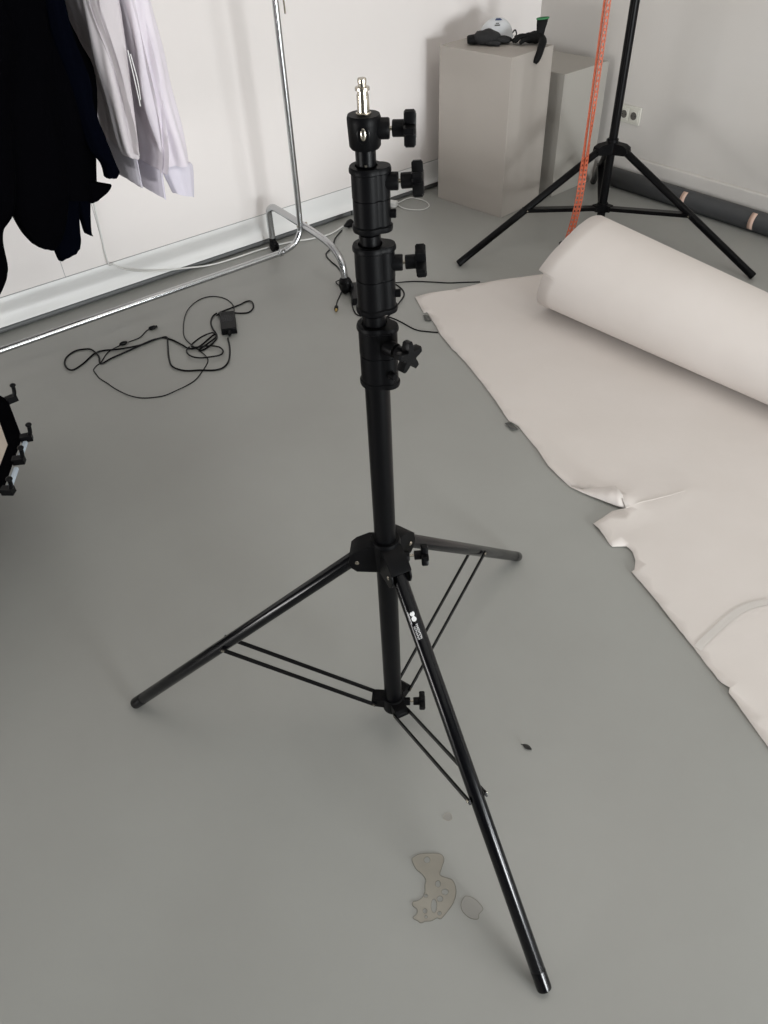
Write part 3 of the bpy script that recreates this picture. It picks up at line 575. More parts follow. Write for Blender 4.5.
# ---------------------------------------------------------------- paper sheet and roll
pp = thing('backdrop_paper', (2.0, 1.0, 0), 'white backdrop paper with torn edges, unrolled on the floor from its loose roll', 'paper')
edge = [Vector(p) for p in DATA['paper_edge']]
fine = []
for i, (a, c) in enumerate(zip(edge, edge[1:])):
    n = max(1, int((c - a).length / .012)); d = (c - a); nn = Vector((-d.y, d.x)).normalized()
    for k in range(n):
        q = a + d * k / n; fine.append(q + nn * (.0016 * noise.noise(Vector((q.x * 40, q.y * 40, 1))) if k else 0))
fine.append(edge[-1])
right = [(2.45, -.35), (2.37, .0), (2.34, .5), (2.325, .87), (2.30, 1.5), (2.29, 1.80), (2.33, 1.88), (2.44, 2.00), (2.455, 2.045)]
top = list(reversed(DATA['paper_top']))
poly = [tuple(p) for p in fine] + right + [tuple(t) for t in top[1:]]
pts = [Vector(p) for p in poly]; nb = len(pts)
def inside(q):
    c = False; j = nb - 1
    for i in range(nb):
        a, d = pts[i], pts[j]
        if (a.y > q.y) != (d.y > q.y) and q.x < (d.x - a.x) * (q.y - a.y) / (d.y - a.y) + a.x: c = not c
        j = i
    return c
allp = list(pts); s = .03
for i in range(60):
    for k in range(100):
        q = Vector((.8 + i * s + random.uniform(-.004, .004), -.5 + k * s + random.uniform(-.004, .004)))
        if inside(q) and min((q - e).length for e in pts[::2]) > .014: allp.append(q)
vo, eo, fo, *_ = delaunay_2d_cdt(allp, [(i, (i + 1) % nb) for i in range(nb)], [list(range(nb))], 1, 1e-6)
TIP = Vector((1.50, .905)); TR = Vector((1.45, .955))
def hgt(q):
    de = min((q - e).length for e in fine[::3]); w = math.exp(-de / .05)
    h = .0012 + .0022 * (noise.noise(Vector((q.x * 3.2, q.y * 3.2, 0))) + .6) + .0035 * w * (noise.noise(Vector((q.x * 9, q.y * 9, 4))) + .7)
    h += .022 * math.exp(-((q.x - 1.505) ** 2 / .0022 + (q.y - .885) ** 2 / .0010))           # lifted corner at the tear
    if q.y < .86: h += .004 * math.exp(-abs((q - Vector((1.60, .80))).dot(Vector((.2, .98)))) / .012) * (1 if q.x < 1.75 else 0)
    return h
b = MB(); b.v = [Vector((q.x, q.y, hgt(q))) for q in vo]; b.f = [tuple(t) for t in fo]
sh = b.build('paper_sheet', M['paper'], pp, pp, solid=.0006, angle=60)
b = MB(); cr = catmull([Vector((p[0], p[1], hgt(Vector(p)) + .0012)) for p in DATA['crease']], 6)
b.tube(cr, lambda t: .0013 * (1 - .7 * t), 6, 1); b.build('crease', M['paper'], sh, pp)
b = MB(); bc_ = catmull([Vector((*p, 0)) for p in DATA['band_mark']], 6); g = []
for i, p in enumerate(bc_):
    d = (bc_[min(i + 1, len(bc_) - 1)] - bc_[max(i - 1, 0)]).normalized(); w = Vector((-d.y, d.x, 0))
    g.append(b.ring([Vector((q.x, q.y, hgt(Vector((q.x, q.y))) + .0016)) for q in (p - w * .0095, p, p + w * .0095)]))
for r1, r2 in zip(g, g[1:]): b.bridge(r1, r2, False)
b.build('greyish_strip', M['paper_grey'], sh, pp)  # thin curved strip, slightly greyer than the sheet
# folded-over flap beside the tear
b = MB(); e0 = Z0 = None
fl = [Vector((1.452, 1.022, .006)), Vector((1.4665, .985, .010)), Vector((1.4878, .963, .018)), Vector((1.508, .938, .027)), Vector((1.530, .917, .032)), Vector((1.516, .880, .029)), Vector((1.497, .850, .010))]
fi = [Vector((1.452, 1.022, .0045)), Vector((1.458, .980, .006)), Vector((1.464, .950, .007)), Vector((1.471, .925, .008)), Vector((1.478, .900, .008)), Vector((1.486, .873, .008)), Vector((1.496, .849, .008))]
ra = b.ring(fl); rb = b.ring(fi); b.bridge(ra, rb, False); b.build('folded_flap', M['paper'], sh, pp, solid=.0006)
# the loose roll: a spiral whose radius shrinks towards the camera
b = MB(); NT = 420; NL = 34; turns = 2.3; grid = []
for i in range(NT + 1):
    th = -PI / 2 + i / NT * turns * 2 * PI * -1.0; th0 = th
    wind = i / NT * turns; row = []
    # unrolled sheet comes from the left, passes under, rises on the far side and comes over the top
    a = -PI / 2 + (2 * PI) * wind
    back = math.sin(a)
    y0 = 1.835 - .055 * (1 + back) + .02 * math.cos(a)
    am = (a + PI / 2) % (2 * PI)
    y0 += .008 * noise.noise(Vector((a * 1.4, 0, 0))) + ((.024 * max(0, (am - 4.0) / .58) if am < 4.58 else (-.010 * max(0, 1 - (am - 4.58) / .25))) if wind < 1 and am > 4.0 else 0)
    for k in range(NL + 1):
        y = y0 + (-.25 - y0) * k / NL; t = (1.85 - y) / 1.0
        r = (.2000 - .0445 * t) * (1 - .018 * wind) - .0; cx = 2.283 + .026 * t
        sag = 1 - .03 * max(0, math.sin(a))
        row.append((cx + r * math.cos(a), y, .0045 + (.2000 - .0445 * t) + r * math.sin(a) * sag - (0 if wind > .02 else 0)))
    grid.append(b.ring(row))
for a, q in zip(grid, grid[1:]): b.bridge(a, q, False)
b.build('paper_roll', M['paper'], pp, pp, solid=-.0007, angle=80)
for (x, y), a, label in zip(DATA['tapes'], (-114, -99), ('scrap of dark grey tape on the far part of the paper edge', 'scrap of dark grey tape midway along the torn paper edge')):
    d = unit(math.radians(a + 180)); w = Vector((-d.y, d.x, 0)); c = Vector((x, y, .0055)); b = MB(); n = 6; ga = []
    c.x -= .014; c.y += .002
    for i in range(n + 1):
        t = i / n - .5; ga.append(b.ring([c + d * .045 * t + w * (-.012) + Vector((0, 0, -.0045)), c + d * .045 * t + Vector((0, 0, .001)), c + d * .045 * t + w * .012 + Vector((0, 0, .002 + .001 * math.sin(7 * t)))]))
    for r1, r2 in zip(ga, ga[1:]): b.bridge(r1, r2, False)
    tag(b.build('tape_scrap', M['tape_grey'], solid=.0005), label, 'tape')

# ---------------------------------------------------------------- charcoal roll along the right wall
rl = thing('vinyl_roll', (3.503, .4, 0), 'long charcoal roll lying on the floor along the right wall, held by beige tape', 'roll')
b = MB(); NT = 90; rows = []
for i in range(NT + 1):
    a = -2.2 + i / NT * 2 * PI * 1.55; r = .0470 - .0035 * i / NT
    rows.append(b.ring([(3.503 + r * math.cos(a), y, .0472 + r * math.sin(a)) for y in (-1.6, 0, .8, 1.5, 2.1, 2.595)]))
for a, q in zip(rows, rows[1:]): b.bridge(a, q, False)
b.build('rolled_sheet', M['roll_grey'], rl, rl, solid=-.001)
for y in (2.070, 1.695):
    b = MB(); g = []
    for k in range(14):
        a = math.radians(215 - k * 7.5); g.append(b.ring([(3.503 + .0478 * math.cos(a), y + .013, .0472 + .0478 * math.sin(a)), (3.503 + .0478 * math.cos(a), y - .013, .0472 + .0478 * math.sin(a))]))
    for r1, r2 in zip(g, g[1:]): b.bridge(r1, r2, False)
    b.build('tape_band', M['tape_pink'], rl, rl, solid=.0005)

# ---------------------------------------------------------------- double wall socket
sk = thing('wall_socket', (WX, 2.530, .338), 'double ivory wall socket on the right wall beside the stand pole', 'socket')
MB().box((WX - .005, 2.530, .338), (.010, .130, .083)).build('socket_plate', M['socket'], sk, sk, bevel=.003)
for y in (2.500, 2.560):
    b = MB(); b.box((WX - .0115, y, .338), (.004, .054, .060)); ins = b.build('socket_insert', M['socket'], sk, sk, bevel=.002)
    b = MB(); b.lathe([(0, .0200), (.001, .0215), (.002, .0200), (.0021, .0195)], (WX - .0135, y, .338), (-1, 0, 0), 28); b.build('socket_ring', M['socket'], ins, sk)
    b = MB(); b.lathe([(0, .0185), (.0006, .0185)], (WX - .0152, y, .338), (-1, 0, 0), 28); b.build('socket_well', M['socket_dark'], ins, sk)
    b = MB()
    for dy in (-.0095, .0095): b.cyl((WX - .0157, y + dy, .338), (WX - .0161, y + dy, .338), .0025, n=10)
    b.build('contact_hole', M['black'], ins, sk)

# ---------------------------------------------------------------- garment rail (chrome)
RY = 2.80; RX0, RX1 = -.12, 1.692
rk = thing('garment_rail', ((RX0 + RX1) / 2, RY, 0), 'chrome clothes rail on castors standing in front of the white left wall', 'clothes rail')
rr = .0125
b = MB()   # one long tube bent up into both uprights
path = [(RX0, RY, 1.60), (RX0, RY, .9), (RX0, RY, .205), (RX0 + .012, RY, .160), (RX0 + .045, RY, .128), (RX0 + .09, RY, .120), (1.0, RY, .120), (RX1 - .17, RY, .120), (RX1 - .10, RY, .122), (RX1 - .045, RY, .136), (RX1 - .012, RY, .170), (RX1, RY, .225), (RX1 + .003, RY, .5), (RX1 + .003, RY, 1.0), (RX1 + .003, RY, 1.60)]
b.tube(path, rr, 20, 6, cap=True); b.build('frame_tube', M['chrome'], rk, rk)
MB().tube([(RX0 - .04, RY, 1.60), (RX1 + .05, RY, 1.60)], rr, 20, 1).build('hanging_bar', M['chrome'], rk, rk)
for x, sgn in ((RX0, 1), (RX1, 1)):
    xo = x + sgn * .014 if x > 1 else x - .02
    pth = [(xo, RY + .288, .046), (xo, RY + .288, .150), (xo, RY + .282, .190), (xo, RY + .250, .214), (xo, RY + .20, .218), (xo, RY, .206), (xo, RY - .12, .196), (xo, RY - .20, .182), (xo, RY - .255, .155), (xo, RY - .285, .115), (xo, RY - .292, .060)]
    ft = MB().tube(pth, .0150, 18, 5).build('foot_tube', M['chrome'], rk, rk)
    b = MB(); b.cyl((x - .016, RY, .208), (x + .034, RY, .208), .0045, n=12); b.lathe([(0, .008), (.004, .008), (.006, .004)], (x + .030, RY, .208), (1, 0, 0), 14); b.build('bolt', M['steel'], ft, rk)
    for yy, k in ((RY + .288, 1.0), (RY - .292, 1.35)):
        cs = MB(); cs.cyl((xo, yy, .040), (xo, yy, .062), .0165, .0155, n=20)
        for q in (-1, 1): cs.lathe([(0, .012), (.002, .0225 * k), (.009 * k, .0235 * k), (.013 * k, .017 * k)], (xo + q * .004, yy - .008, .0237 * k), (q, 0, 0), 24)
        cs.ell((xo, yy - .003, .036 * k), .019 * k, .022 * k, .018 * k); cs.cyl((xo - .014, yy - .008, .0237 * k), (xo + .014, yy - .008, .0237 * k), .006, n=14)
        cs.build('castor', M['black_plastic'], ft, rk)
b = MB(); b.tube([(RX1 + .003, RY, 1.035), (RX1 + .025, RY - .004, 1.035), (RX1 + .034, RY - .006, 1.030), (RX1 + .036, RY - .006, .985)], .0035, 10, 3); b.build('hook', M['steel'], rk, rk)
b = MB(); b.tube([(RX1 - .13, RY - .012, .120), (RX1 - .125, RY - .014, .134), (RX1 - .105, RY - .014, .138), (RX1 - .10, RY - .012, .128)], .003, 8, 3); b.lathe([(0, .0155), (.012, .0155)], (RX1 - .12, RY, .1205), (1, 0, 0), 20); b.build('joint_sleeve', M['chrome'], rk, rk)
b = MB(); b.lathe([(0, .0155), (.012, .0155)], (RX0 + .06, RY, .125), (1, 0, -.1), 20); b.build('joint_sleeve', M['chrome'], rk, rk)

# ---------------------------------------------------------------- garments
def drape(rows, m, name, parent, root, folds=7, amp=.10, seed=0, n=56, ins=5, open_end=False):
    """cloth tube through (x, y, z, rx, ry, slope) rows with vertical folds"""
    b = MB(); rs = []
    R_ = [Vector((*r[:3],)) for r in rows]; Q = [Vector((r[3], r[4], r[5])) for r in rows]
    C = catmull(R_, ins); D_ = catmull(Q, ins); N = len(C)
    for i, (c, q) in enumerate(zip(C, D_)):
        ring = []
        for k in range(n):
            a = 2 * PI * k / n
            f = 1 + amp * (math.sin(folds * a + seed + 1.3 * math.sin(i * .25)) * .6 + noise.noise(Vector((math.cos(a) * 1.7 + seed, math.sin(a) * 1.7, c.z * 5 + seed))) * 1.1)
            dx = q.x * math.cos(a) * f; dy = q.y * math.sin(a) * f
            ring.append((c.x + dx, c.y + dy, c.z + q.z * dx + (.004 * noise.noise(Vector((a * 2, seed, i))) if i == N - 1 else 0)))
        rs.append(b.ring(ring))
    for a, q in zip(rs, rs[1:]): b.bridge(a, q)
    b.f.append(tuple(reversed(rs[0])))
    # turn the hem inwards
    c = C[-1]; inr = b.ring([(c.x + (b.v[i].x - c.x) * .86, c.y + (b.v[i].y - c.y) * .86, b.v[i].z + .006) for i in rs[-1]]); b.bridge(rs[-1], inr); b.f.append(tuple(inr))
    return b.build(name, m, parent, root, angle=60)
GD = DATA['garment']
def fit(rows, yc=None, ry=None):
    return [(r[0], r[1] if yc is None else yc, r[2], r[3], r[4] if ry is None else ry, r[5]) for r in rows]
def hang(xc, rows, yfar, ry):   # shift a body so it reaches from the near hem to the far side of the rail
    return [(r[0] + 0, RY - .02, r[2], r[3], ry, r[5]) for r in rows]
def hanger(root, x):
    b = MB(); b.tube([(x, RY + .012, 1.585), (x, RY + .016, 1.612), (x, RY, 1.626), (x, RY - .016, 1.612), (x, RY - .006, 1.585), (x, RY, 1.55), (x, RY, 1.49)], .002, 8, 4)
    b.tube([(x, RY, 1.49), (x, RY - .10, 1.45), (x, RY - .21, 1.39)], .005, 8, 3); b.tube([(x, RY, 1.49), (x, RY + .10, 1.45), (x, RY + .21, 1.39)], .005, 8, 3)
    b.build('hanger', M['black_plastic'], root, root)
def shoulders(x, z0, rx, ry, m, root, part='yoke', amp=.06):
    drape([(x, RY, 1.50, .02, .05, 0), (x, RY, 1.46, .035, .13, 0), (x, RY, 1.38, rx * .8, .22, 0), (x, RY - .01, z0, rx, ry, 0)], m, part, root, root, amp=amp)
lh = thing('hooded_top', (1.07, RY, 0), 'pale lilac sweatshirt with ribbed cuff, last garment at the right end of the clothes rail', 'clothing')
xs = 1.07
drape([(xs, RY, 1.47, .03, .06, 0), (xs, RY - .11, 1.41, .045, .10, 0), (1.0665, 2.60, 1.34, .045, .06, -.05)] + GD['lilac_sleeve'], M['lilac'], 'sleeve', lh, lh, folds=5, amp=.20, seed=2)
drape(GD['lilac_cuff'], M['lilac_rib'], 'cuff', lh, lh, folds=9, amp=.05, seed=3)
body = GD['lilac_body']
drape([(xs - .02, RY, 1.47, .03, .08, 0), (xs - .02, RY, 1.40, .05, .18, 0)] + body[0:], M['lilac'], 'body', lh, lh, folds=11, amp=.17, seed=5)
drape(GD['lilac_band'], M['lilac_rib'], 'waistband', lh, lh, folds=17, amp=.03, seed=6)
drape([(xs, RY + .11, 1.40, .045, .09, 0), (xs - .01, RY + .21, 1.25, .04, .05, 0), (xs - .01, RY + .24, .95, .04, .05, 0), (xs - .01, RY + .24, .70, .035, .04, 0)], M['lilac'], 'sleeve', lh, lh, folds=5, amp=.12, seed=8)
b = MB(); c0 = Vector((.952, 2.53, 0))
hanger(lh, xs)
gh = thing('hooded_top', (.93, RY, 0), 'pale grey sweatshirt with white drawstring, hanging between the lilac top and dark clothes', 'clothing')
xg = .93
drape([(xg, RY, 1.47, .03, .06, 0), (xg, RY - .11, 1.41, .04, .10, 0), (.93, 2.61, 1.34, .04, .06, -.05)] + GD['grey_sleeve'], M['pale'], 'sleeve', gh, gh, folds=5, amp=.20, seed=12)
drape([(xg - .03, RY, 1.47, .03, .08, 0), (xg - .03, RY, 1.40, .05, .18, 0)] + GD['grey_body'], M['pale'], 'body', gh, gh, folds=11, amp=.17, seed=15)
drape(GD['grey_band'], M['pale_rib'], 'waistband', gh, gh, folds=17, amp=.03, seed=16)
b = MB(); b.tube([(.985, 2.500, 1.02), (.984, 2.498, .94), (.985, 2.503, .868)], .0016, 6, 4); b.tube([(.990, 2.498, 1.01), (.992, 2.496, .94), (.990, 2.503, .885)], .0016, 6, 4); b.build('drawstring', M['cord_white'], gh, gh)
hanger(gh, xg - .01)
# dark garments
def piece(root, key, m, name, seed, top=None, dy=0, amp=.06, folds=6, xs=None):
    rows = [(r[0], r[1] + dy, r[2], r[3], r[4], r[5]) for r in GD[key]]
    if top: rows = top + rows
    return drape(rows, m, name, root, root, folds=folds, amp=amp, seed=seed)
bj = thing('jacket', (.62, RY, 0), 'black jacket, the broad dark garment hanging in front of the other dark clothes', 'clothing')
r0 = GD['black_body'][0]
drape([(.60, RY, 1.49, .03, .06, 0), (.60, RY, 1.43, .06, .18, 0)] + GD['black_body'], M['cloth_black'], 'body', bj, bj, folds=6, amp=.05, seed=21)
piece(bj, 'black_sleeve', M['cloth_black'], 'sleeve', 22, [(.55, RY - .12, 1.42, .05, .09, 0)])
hanger(bj, .60)
nv = thing('jacket', (.78, RY, 0), 'dark navy jacket with a pointed sleeve end, hanging just left of the pale sweatshirts', 'clothing')
piece(nv, 'navy_sleeve', M['cloth_navy'], 'sleeve', 31, [(.77, RY - .03, 1.46, .03, .06, 0), (.78, RY - .13, 1.38, .04, .08, 0)])
piece(nv, 'navy_band', M['cloth_black'], 'hem', 32); piece(nv, 'navy_tip', M['cloth_navy'], 'strap', 33)
drape([(.77, RY, 1.48, .03, .06, 0), (.77, RY, 1.40, .04, .18, 0), (.78, RY - .02, .9, .045, .20, 0), (.77, RY - .03, .62, .05, .18, 0)], M['cloth_navy'], 'body', nv, nv, folds=7, amp=.06, seed=34)
hanger(nv, .77)
nd = thing('sweatshirt', (.70, RY, 0), 'dark navy sweatshirt whose slanted hem shows below the black jacket', 'clothing')
piece(nd, 'navy_hem', M['cloth_navy'], 'hem', 41)
drape([(.69, RY, 1.48, .03, .06, 0), (.69, RY, 1.40, .04, .18, 0), (.69, RY - .02, .9, .04, .19, 0), (.69, RY - .04, .60, .04, .17, 0)], M['cloth_navy'], 'body', nd, nd, folds=7, amp=.06, seed=44)
hanger(nd, .69)
fc = thing('coat', (.40, RY, 0), 'black coat at the far left, its long sleeve reaching lowest of all clothes', 'clothing')
piece(fc, 'far_sleeve', M['cloth_black'], 'sleeve', 51, [(.42, RY - .10, 1.42, .04, .08, 0)])
drape([(.42, RY, 1.48, .03, .06, 0), (.42, RY, 1.40, .04, .18, 0), (.42, RY - .02, .9, .045, .20, 0), (.42, RY - .04, .58, .05, .20, 0)], M['cloth_black'], 'body', fc, fc, folds=7, amp=.06, seed=54)
hanger(fc, .42)

# ---------------------------------------------------------------- cables
def lay(pts, r, seed=0):   # floor cable: lies on the floor and climbs over itself a little
    out = []
    for i, p in enumerate(pts): out.append(Vector((p[0], p[1], r + .0004 + (.0026 if (i + seed) % 5 == 2 else 0))))
    return out
ad = thing('power_adapter', (1.16, 2.60, 0), 'black power adapter with tangled cables lying on the open floor before the clothes rail', 'power adapter')
q = [Vector((*p, 0)) for p in DATA['brick0']]; cb = sum(q, Vector()) / 4; Yb = ((q[0] + q[1]) - (q[2] + q[3])).normalized(); Xb = Vector((Yb.y, -Yb.x, 0)); 
bw, bl = .062, .150
brk = MB().box(cb + Vector((0, 0, .014)), (bw, bl, .027), Xb, Yb).build('adapter_brick', M['black_plastic'], ad, ad, bevel=.004, seg=3)
b = MB(); random.seed(3)
for j in range(5):
    x = -.022
    while x < .02:
        wd = random.uniform(.003, .009); c = cb + Xb * (x + wd / 2) + Yb * (.035 - j * .011) + Vector((0, 0, .0277)); b.box(c, (wd, .0022, .0003), Xb, Yb); x += wd + .0025
b.build('rating_label', M['label'], brk, ad, smooth=False)
MB().lathe([(0, .010), (.014, .009), (.026, .0045)], cb - Yb * (bl / 2) + Vector((0, 0, .012)), -Yb, 16).build('strain_relief', M['black_plastic'], brk, ad)
MB().lathe([(0, .010), (.020, .010), (.030, .005)], cb + Yb * (bl / 2 - .004) - Xb * .018 + Vector((0, 0, .011)), Yb - Xb * .6, 16).build('strain_relief', M['black_plastic'], brk, ad)
MB().tube(lay(DATA['thick_cable'], .0034), .0034, 8, 4).build('thick_cable', M['black_plastic'], ad, ad)
MB().tube(lay(DATA['thin_cable'], .0020, 1), .0020, 8, 4).build('thin_cable', M['black_plastic'], ad, ad)
MB().tube(lay(DATA['coil_cable'], .0032, 2), .0032, 8, 4).build('thick_cable', M['black_plastic'], ad, ad)
MB().tube([p + Vector((0, 0, .006)) for p in lay(DATA['coil_loop'], .0032, 3)], .0032, 8, 4).build('thick_cable', M['black_plastic'], ad, ad)
tc_ = DATA['thin_cable']; e = Vector((*tc_[-1], .007)); e2 = Vector((*tc_[-2], .007)); d = (e - e2).normalized()
b = MB(); b.lathe([(0, .004), (.006, .008), (.026, .008), (.028, .0055), (.036, .005)], e - d * .012, d, 16); b.build('barrel_plug', M['black_plastic'], ad, ad)
m_ = Vector((*tc_[-5], .008)); m0 = Vector((*tc_[-6], .008)); d = (m_ - m0).normalized()
b = MB(); b.ell(m_, .017, .0085, .0078, d, Vector((-d.y, d.x, 0))); b.build('ferrite_bead', M['black_plastic'], ad, ad)

# tangle at the right foot of the rail
ac = thing('audio_cable', (1.70, 2.55, 0), 'thin black cable with brass jack plug tangled around the front castor of the clothes rail', 'cable')
A = lay(DATA['cableA'], .0032)[1:]; A = A[:-1] + [Vector((1.775, 2.60, .006))]
MB().tube(A, .0032, 8, 4).build('cord', M['black_plastic'], ac, ac)
MB().tube([A[-1]] + lay(DATA['cableB'], .0024)[2:], .0024, 8, 4).build('cord', M['black_plastic'], ac, ac)
e = Vector((*DATA['cableB'][-1], .007)); d = (e - Vector((*DATA['cableB'][-2], .007))).normalized()
MB().lathe([(0, .004), (.004, .0085), (.022, .0085), (.024, .006)], e - d * .008, d, 16).build('jack_sleeve', M['black_plastic'], ac, ac)
MB().lathe([(0, .006), (.008, .006), (.010, .0035), (.018, .003)], e + d * .016, d, 14).build('jack_tip', M['brass'], ac, ac)
pg = Vector((*DATA['plug'][0], .018)); d = (Vector((*DATA['cableA'][1], .018)) - pg).normalized(); w = Vector((-d.y, d.x, 0))
b = MB(); b.lathe([(0, .018), (.003, .020), (.022, .018), (.040, .010), (.052, .005)], pg - d * .012, d, 20); b.build('mains_plug', M['black_plastic'], ac, ac)
b = MB(); [b.cyl(pg - d * .014 + w * s, pg - d * .032 + w * s, .0022, n=10) for s in (-.0095, .0095)]; b.build('plug_pins', M['steel'], ac, ac)
a2 = thing('power_adapter', (1.72, 2.43, 0), 'small black adapter box half hidden behind the light stand beside the rail castor', 'power adapter')
q = [Vector((*p, 0)) for p in DATA['adapter2']]; cb = sum(q, Vector()) / 4; Y2 = ((q[0] + q[1]) - (q[2] + q[3])).normalized(); X2 = Vector((Y2.y, -Y2.x, 0))
MB().box(cb + Vector((0, 0, .016)), (.070, .155, .031), X2, Y2).build('adapter_brick', M['black_plastic'], a2, a2, bevel=.004, seg=3)
MB().tube(lay(DATA['cableC'], .003)[2:], .003, 8, 4).build('cord', M['black_plastic'], a2, a2)
lc = MB().tube(lay(DATA['cableD'], .0026)[:7] + [Vector((*DATA['cableD'][7], .003))], .0026, 8, 4).build('cable', M['black_plastic'])
tag(lc, 'thin black cable running from behind the light stand to the top edge of the paper', 'cable')
lc = MB().tube([Vector((p[0], p[1], .0026)) for p in DATA['cableE'][:-1]], .0026, 8, 4).build('cable', M['black_plastic'])
tag(lc, 'thin black cable slipping under the left edge of the paper near the star knob', 'cable')
# white cables
b = MB(); wc = DATA['wall_cable']; b.tube([(.990, 3.191, 1.6), (.982, 3.191, .9), (wc[0][0], 3.195, wc[0][2])] + [(p[0], min(p[1], 3.164) if i > 1 else p[1], max(p[2], .005)) for i, p in enumerate(wc) if i][0:], .0036, 8, 4)
tag(b.build('wall_cable', M['cable_white']), 'long white cable coming down the left wall and lying along its foot', 'cable')
wlp = thing('charging_cable', (2.55, 3.06, 0), 'white cable looped on the floor beside the tall plinth', 'cable')
MB().tube(lay(DATA['white_loop'], .003), .003, 8, 4).build('cord', M['cable_white'], wlp, wlp)
b = MB(); c = Vector((2.462, 3.118, .016)); b.box(c, (.035, .045, .030), unit(.5), unit(.5 + PI / 2)); b.build('plug_body', M['cable_white'], wlp, wlp, bevel=.005)
b = MB(); [b.cyl(c + Vector((-.012, .016, .006 * s)), c + Vector((-.028, .036, .006 * s)), .002, n=10) for s in (-1, 1)]; b.build('plug_pins', M['steel'], wlp, wlp)

# ---------------------------------------------------------------- softbox lying on its back
BX, BY, BR, BZ = -.320, 2.098, .556, .30
sb = thing('softbox', (BX, BY, 0), 'black round softbox with cream lining at the left edge of the picture', 'softbox')
va = [math.radians(3.3 - 22.5 * k) for k in range(16)]
V8 = [Vector((BX + BR * math.cos(a), BY + BR * math.sin(a), BZ)) for a in va]; C8 = Vector((BX, BY, 0))
def r8(s_, z): return [Vector((BX + (v.x - BX) * s_, BY + (v.y - BY) * s_, z)) for v in V8]
b = MB(); rs = [b.ring(r8(*q)) for q in ((1.0, BZ), (.93, BZ - .035), (.70, .17), (.40, .06), (.22, .0), (.20, .004))]
for a, q in zip(rs, rs[1:]): b.bridge(a, q)
b.f.append(tuple(rs[-1])); b.build('outer_shell', M['cloth_black'], sb, sb, solid=-.002, smooth=False)
b = MB(); rs = [b.ring(r8(*q)) for q in ((1.003, BZ + .002), (1.0, BZ + .004), (.935, BZ - .004), (.925, BZ - .02))]
for a, q in zip(rs, rs[1:]): b.bridge(a, q)
b.build('rim', M['cloth_black'], sb, sb, smooth=False, solid=-.001)
b = MB(); rs = [b.ring(r8(*q)) for q in ((.955, BZ - .010), (.80, .245), (.50, .125), (.2, .05))]
for a, q in zip(rs, rs[1:]): b.bridge(a, q)
b.f.append(tuple(rs[-1])); b.build('lining', M['soft_in'], sb, sb, smooth=False)
for k in range(16):
    A_, B_ = V8[k], V8[(k + 1) % 16]; d = (B_ - A_).normalized(); out = ((A_ + B_) / 2 - Vector((BX, BY, BZ))).normalized()
    if k in (0, 1, 15):
        for t0, t1 in ((.06, .40), (.58, .94)) if k == 1 else ((.1, .9),):
            m = MB(); m.box(A_ + d * (B_ - A_).length * (t0 + t1) / 2 + out * .011 + Vector((0, 0, -.004)), ((B_ - A_).length * (t1 - t0), .012, .010), d, out)
            if k == 1: m.build('rod', M['rod_reflection'], sb, sb, bevel=.003)
    for t in ((0.0, .45) if k == 1 else (0.0,)):   # lever clips
        c = A_ + (B_ - A_) * t + out * .004; rad = (c - Vector((BX, BY, BZ))).normalized()
        m = MB(); m.box(c + rad * .008, (.030, .020, .018), rad, rad.cross(Vector((0, 0, -1))))
        m.tube([c + rad * .014, c + rad * .022 + Vector((0, 0, .014)), c + rad * .026 + Vector((0, 0, .036))], .0056, 10, 3); m.ell(c + rad * .026 + Vector((0, 0, .038)), .0085, .0085, .006)
        m.build('lever_clip', M['black_plastic'], sb, sb)

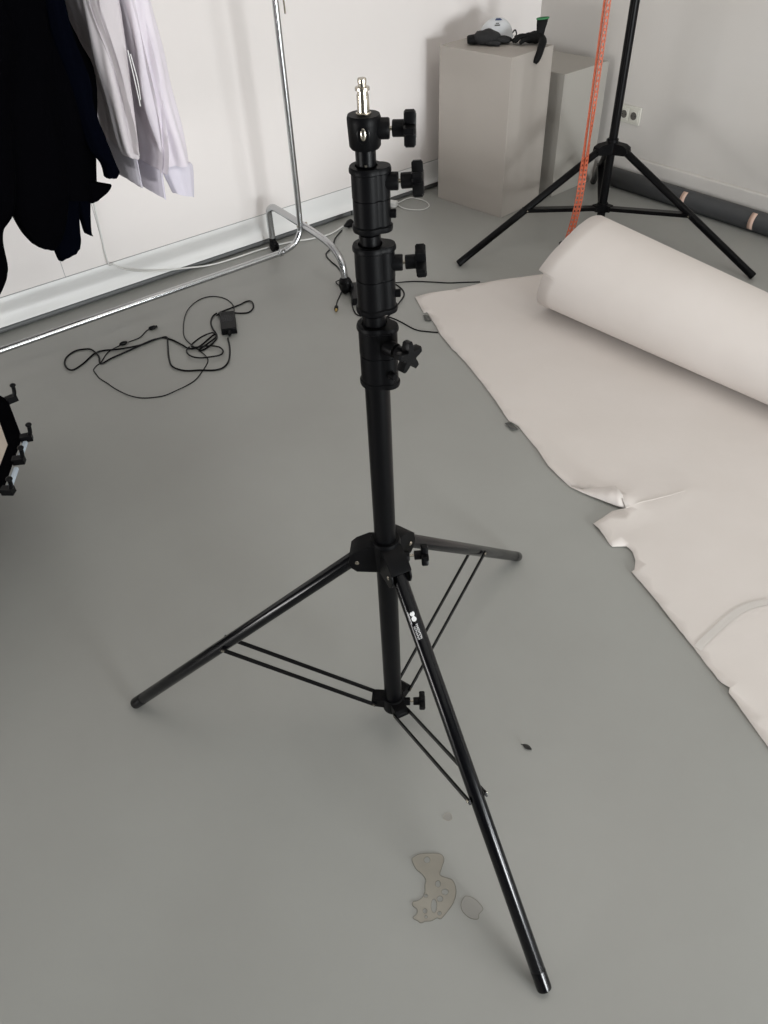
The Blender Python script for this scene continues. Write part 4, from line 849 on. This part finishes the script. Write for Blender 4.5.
# ---------------------------------------------------------------- marks and crumbs on the floor
def puddle(name, pts, holes, m, h, label, rimr=.0010):
    C_ = [Vector(p) for p in catmull([Vector((*p, 0)) for p in pts], 3, True)]; al = [Vector((p.x, p.y)) for p in C_]; ed = [(i, (i + 1) % len(al)) for i in range(len(al))]; faces = [list(range(len(al)))]
    hp = []
    for hl in holes:
        hv = [Vector(p) for p in catmull([Vector((*p, 0)) for p in hl], 2, True)]; s0 = len(al); al += [Vector((p.x, p.y)) for p in hv]; ed += [(s0 + i, s0 + (i + 1) % len(hv)) for i in range(len(hv))]; hp.append(hv)
    vo, eo, fo, *_ = delaunay_2d_cdt(al, ed, [], 2 if holes else 1, 1e-7) if holes else delaunay_2d_cdt(al, ed, faces, 1, 1e-7)
    outer = [(p.x, p.y) for p in C_]
    def ins(pl, x, y):
        c = False; j = len(pl) - 1
        for i in range(len(pl)):
            if (pl[i][1] > y) != (pl[j][1] > y) and x < (pl[j][0] - pl[i][0]) * (y - pl[i][1]) / (pl[j][1] - pl[i][1]) + pl[i][0]: c = not c
            j = i
        return c
    keep = []
    for t in fo:
        x = sum(vo[i].x for i in t) / len(t); y = sum(vo[i].y for i in t) / len(t)
        if ins(outer, x, y) and not any(ins([(p.x, p.y) for p in hv], x, y) for hv in hp): keep.append(tuple(t))
    b = MB(); b.v = [Vector((v.x, v.y, h)) for v in vo]; b.f = keep
    cx = sum(v.x for v in vo) / len(vo); cy = sum(v.y for v in vo) / len(vo)
    root = thing(name, (cx, cy, 0), label, 'stain'); o = b.build('dried_film', m, root, root, smooth=False, solid=-h * .8)
    if rimr:
        r = MB(); r.tube([Vector((p.x, p.y, h * .6)) for p in C_], rimr, 6, 1, closed=True)
        for hv in hp: r.tube([Vector((p.x, p.y, h * .6)) for p in hv], rimr * .6, 6, 1, closed=True)
        r.build('dried_rim', M['stain_rim'] if name == 'glue_stain' else M['stain'], root, root)
    return root
puddle('glue_stain', DATA['stain'], DATA['stain_holes'], M['stain'], .0009, 'large beige dried glue puddle with holes, on the floor near the front leg', .0008)
puddle('glue_stain', DATA['stain2'], [], M['stain2'], .0006, 'small faint round dried patch right beside the large beige puddle', .0006)
cx, cy = DATA['ring']
puddle('ring_mark', [(cx + .0085 * math.cos(a) * (1 + .12 * math.sin(3 * a)), cy + .0085 * math.sin(a)) for a in [2 * PI * k / 12 for k in range(12)]], [], M['stain2'], .0004, 'tiny pale ring mark on the floor above the beige puddle', .0006)
lx, ly = DATA['leaf']; b = MB(); g = []; d = Vector((.55, -.83, 0)).normalized(); d = unit(math.radians(-75)); w = Vector((-d.y, d.x, 0))
for i in range(9):
    t = i / 8; hw = .0050 * math.sin(PI * min(1, t * 1.05 + .02)) ** .8; c = Vector((lx, ly, .002)) + d * (t - .5) * .021
    g.append(b.ring([c - w * hw + Vector((0, 0, .002)), c + Vector((0, 0, .0005 * math.sin(5 * t))), c + w * hw + Vector((0, 0, .003 + .002 * t))]))
for r1, r2 in zip(g, g[1:]): b.bridge(r1, r2, False)
b.tube([Vector((lx, ly, .0025)) - d * .0105, Vector((lx, ly, .002)) - d * .014], .0006, 6, 1)
tag(b.build('dry_leaf', M['leaf'], solid=.0006), 'small dark curled leaf lying on the open floor right of the stand', 'leaf')
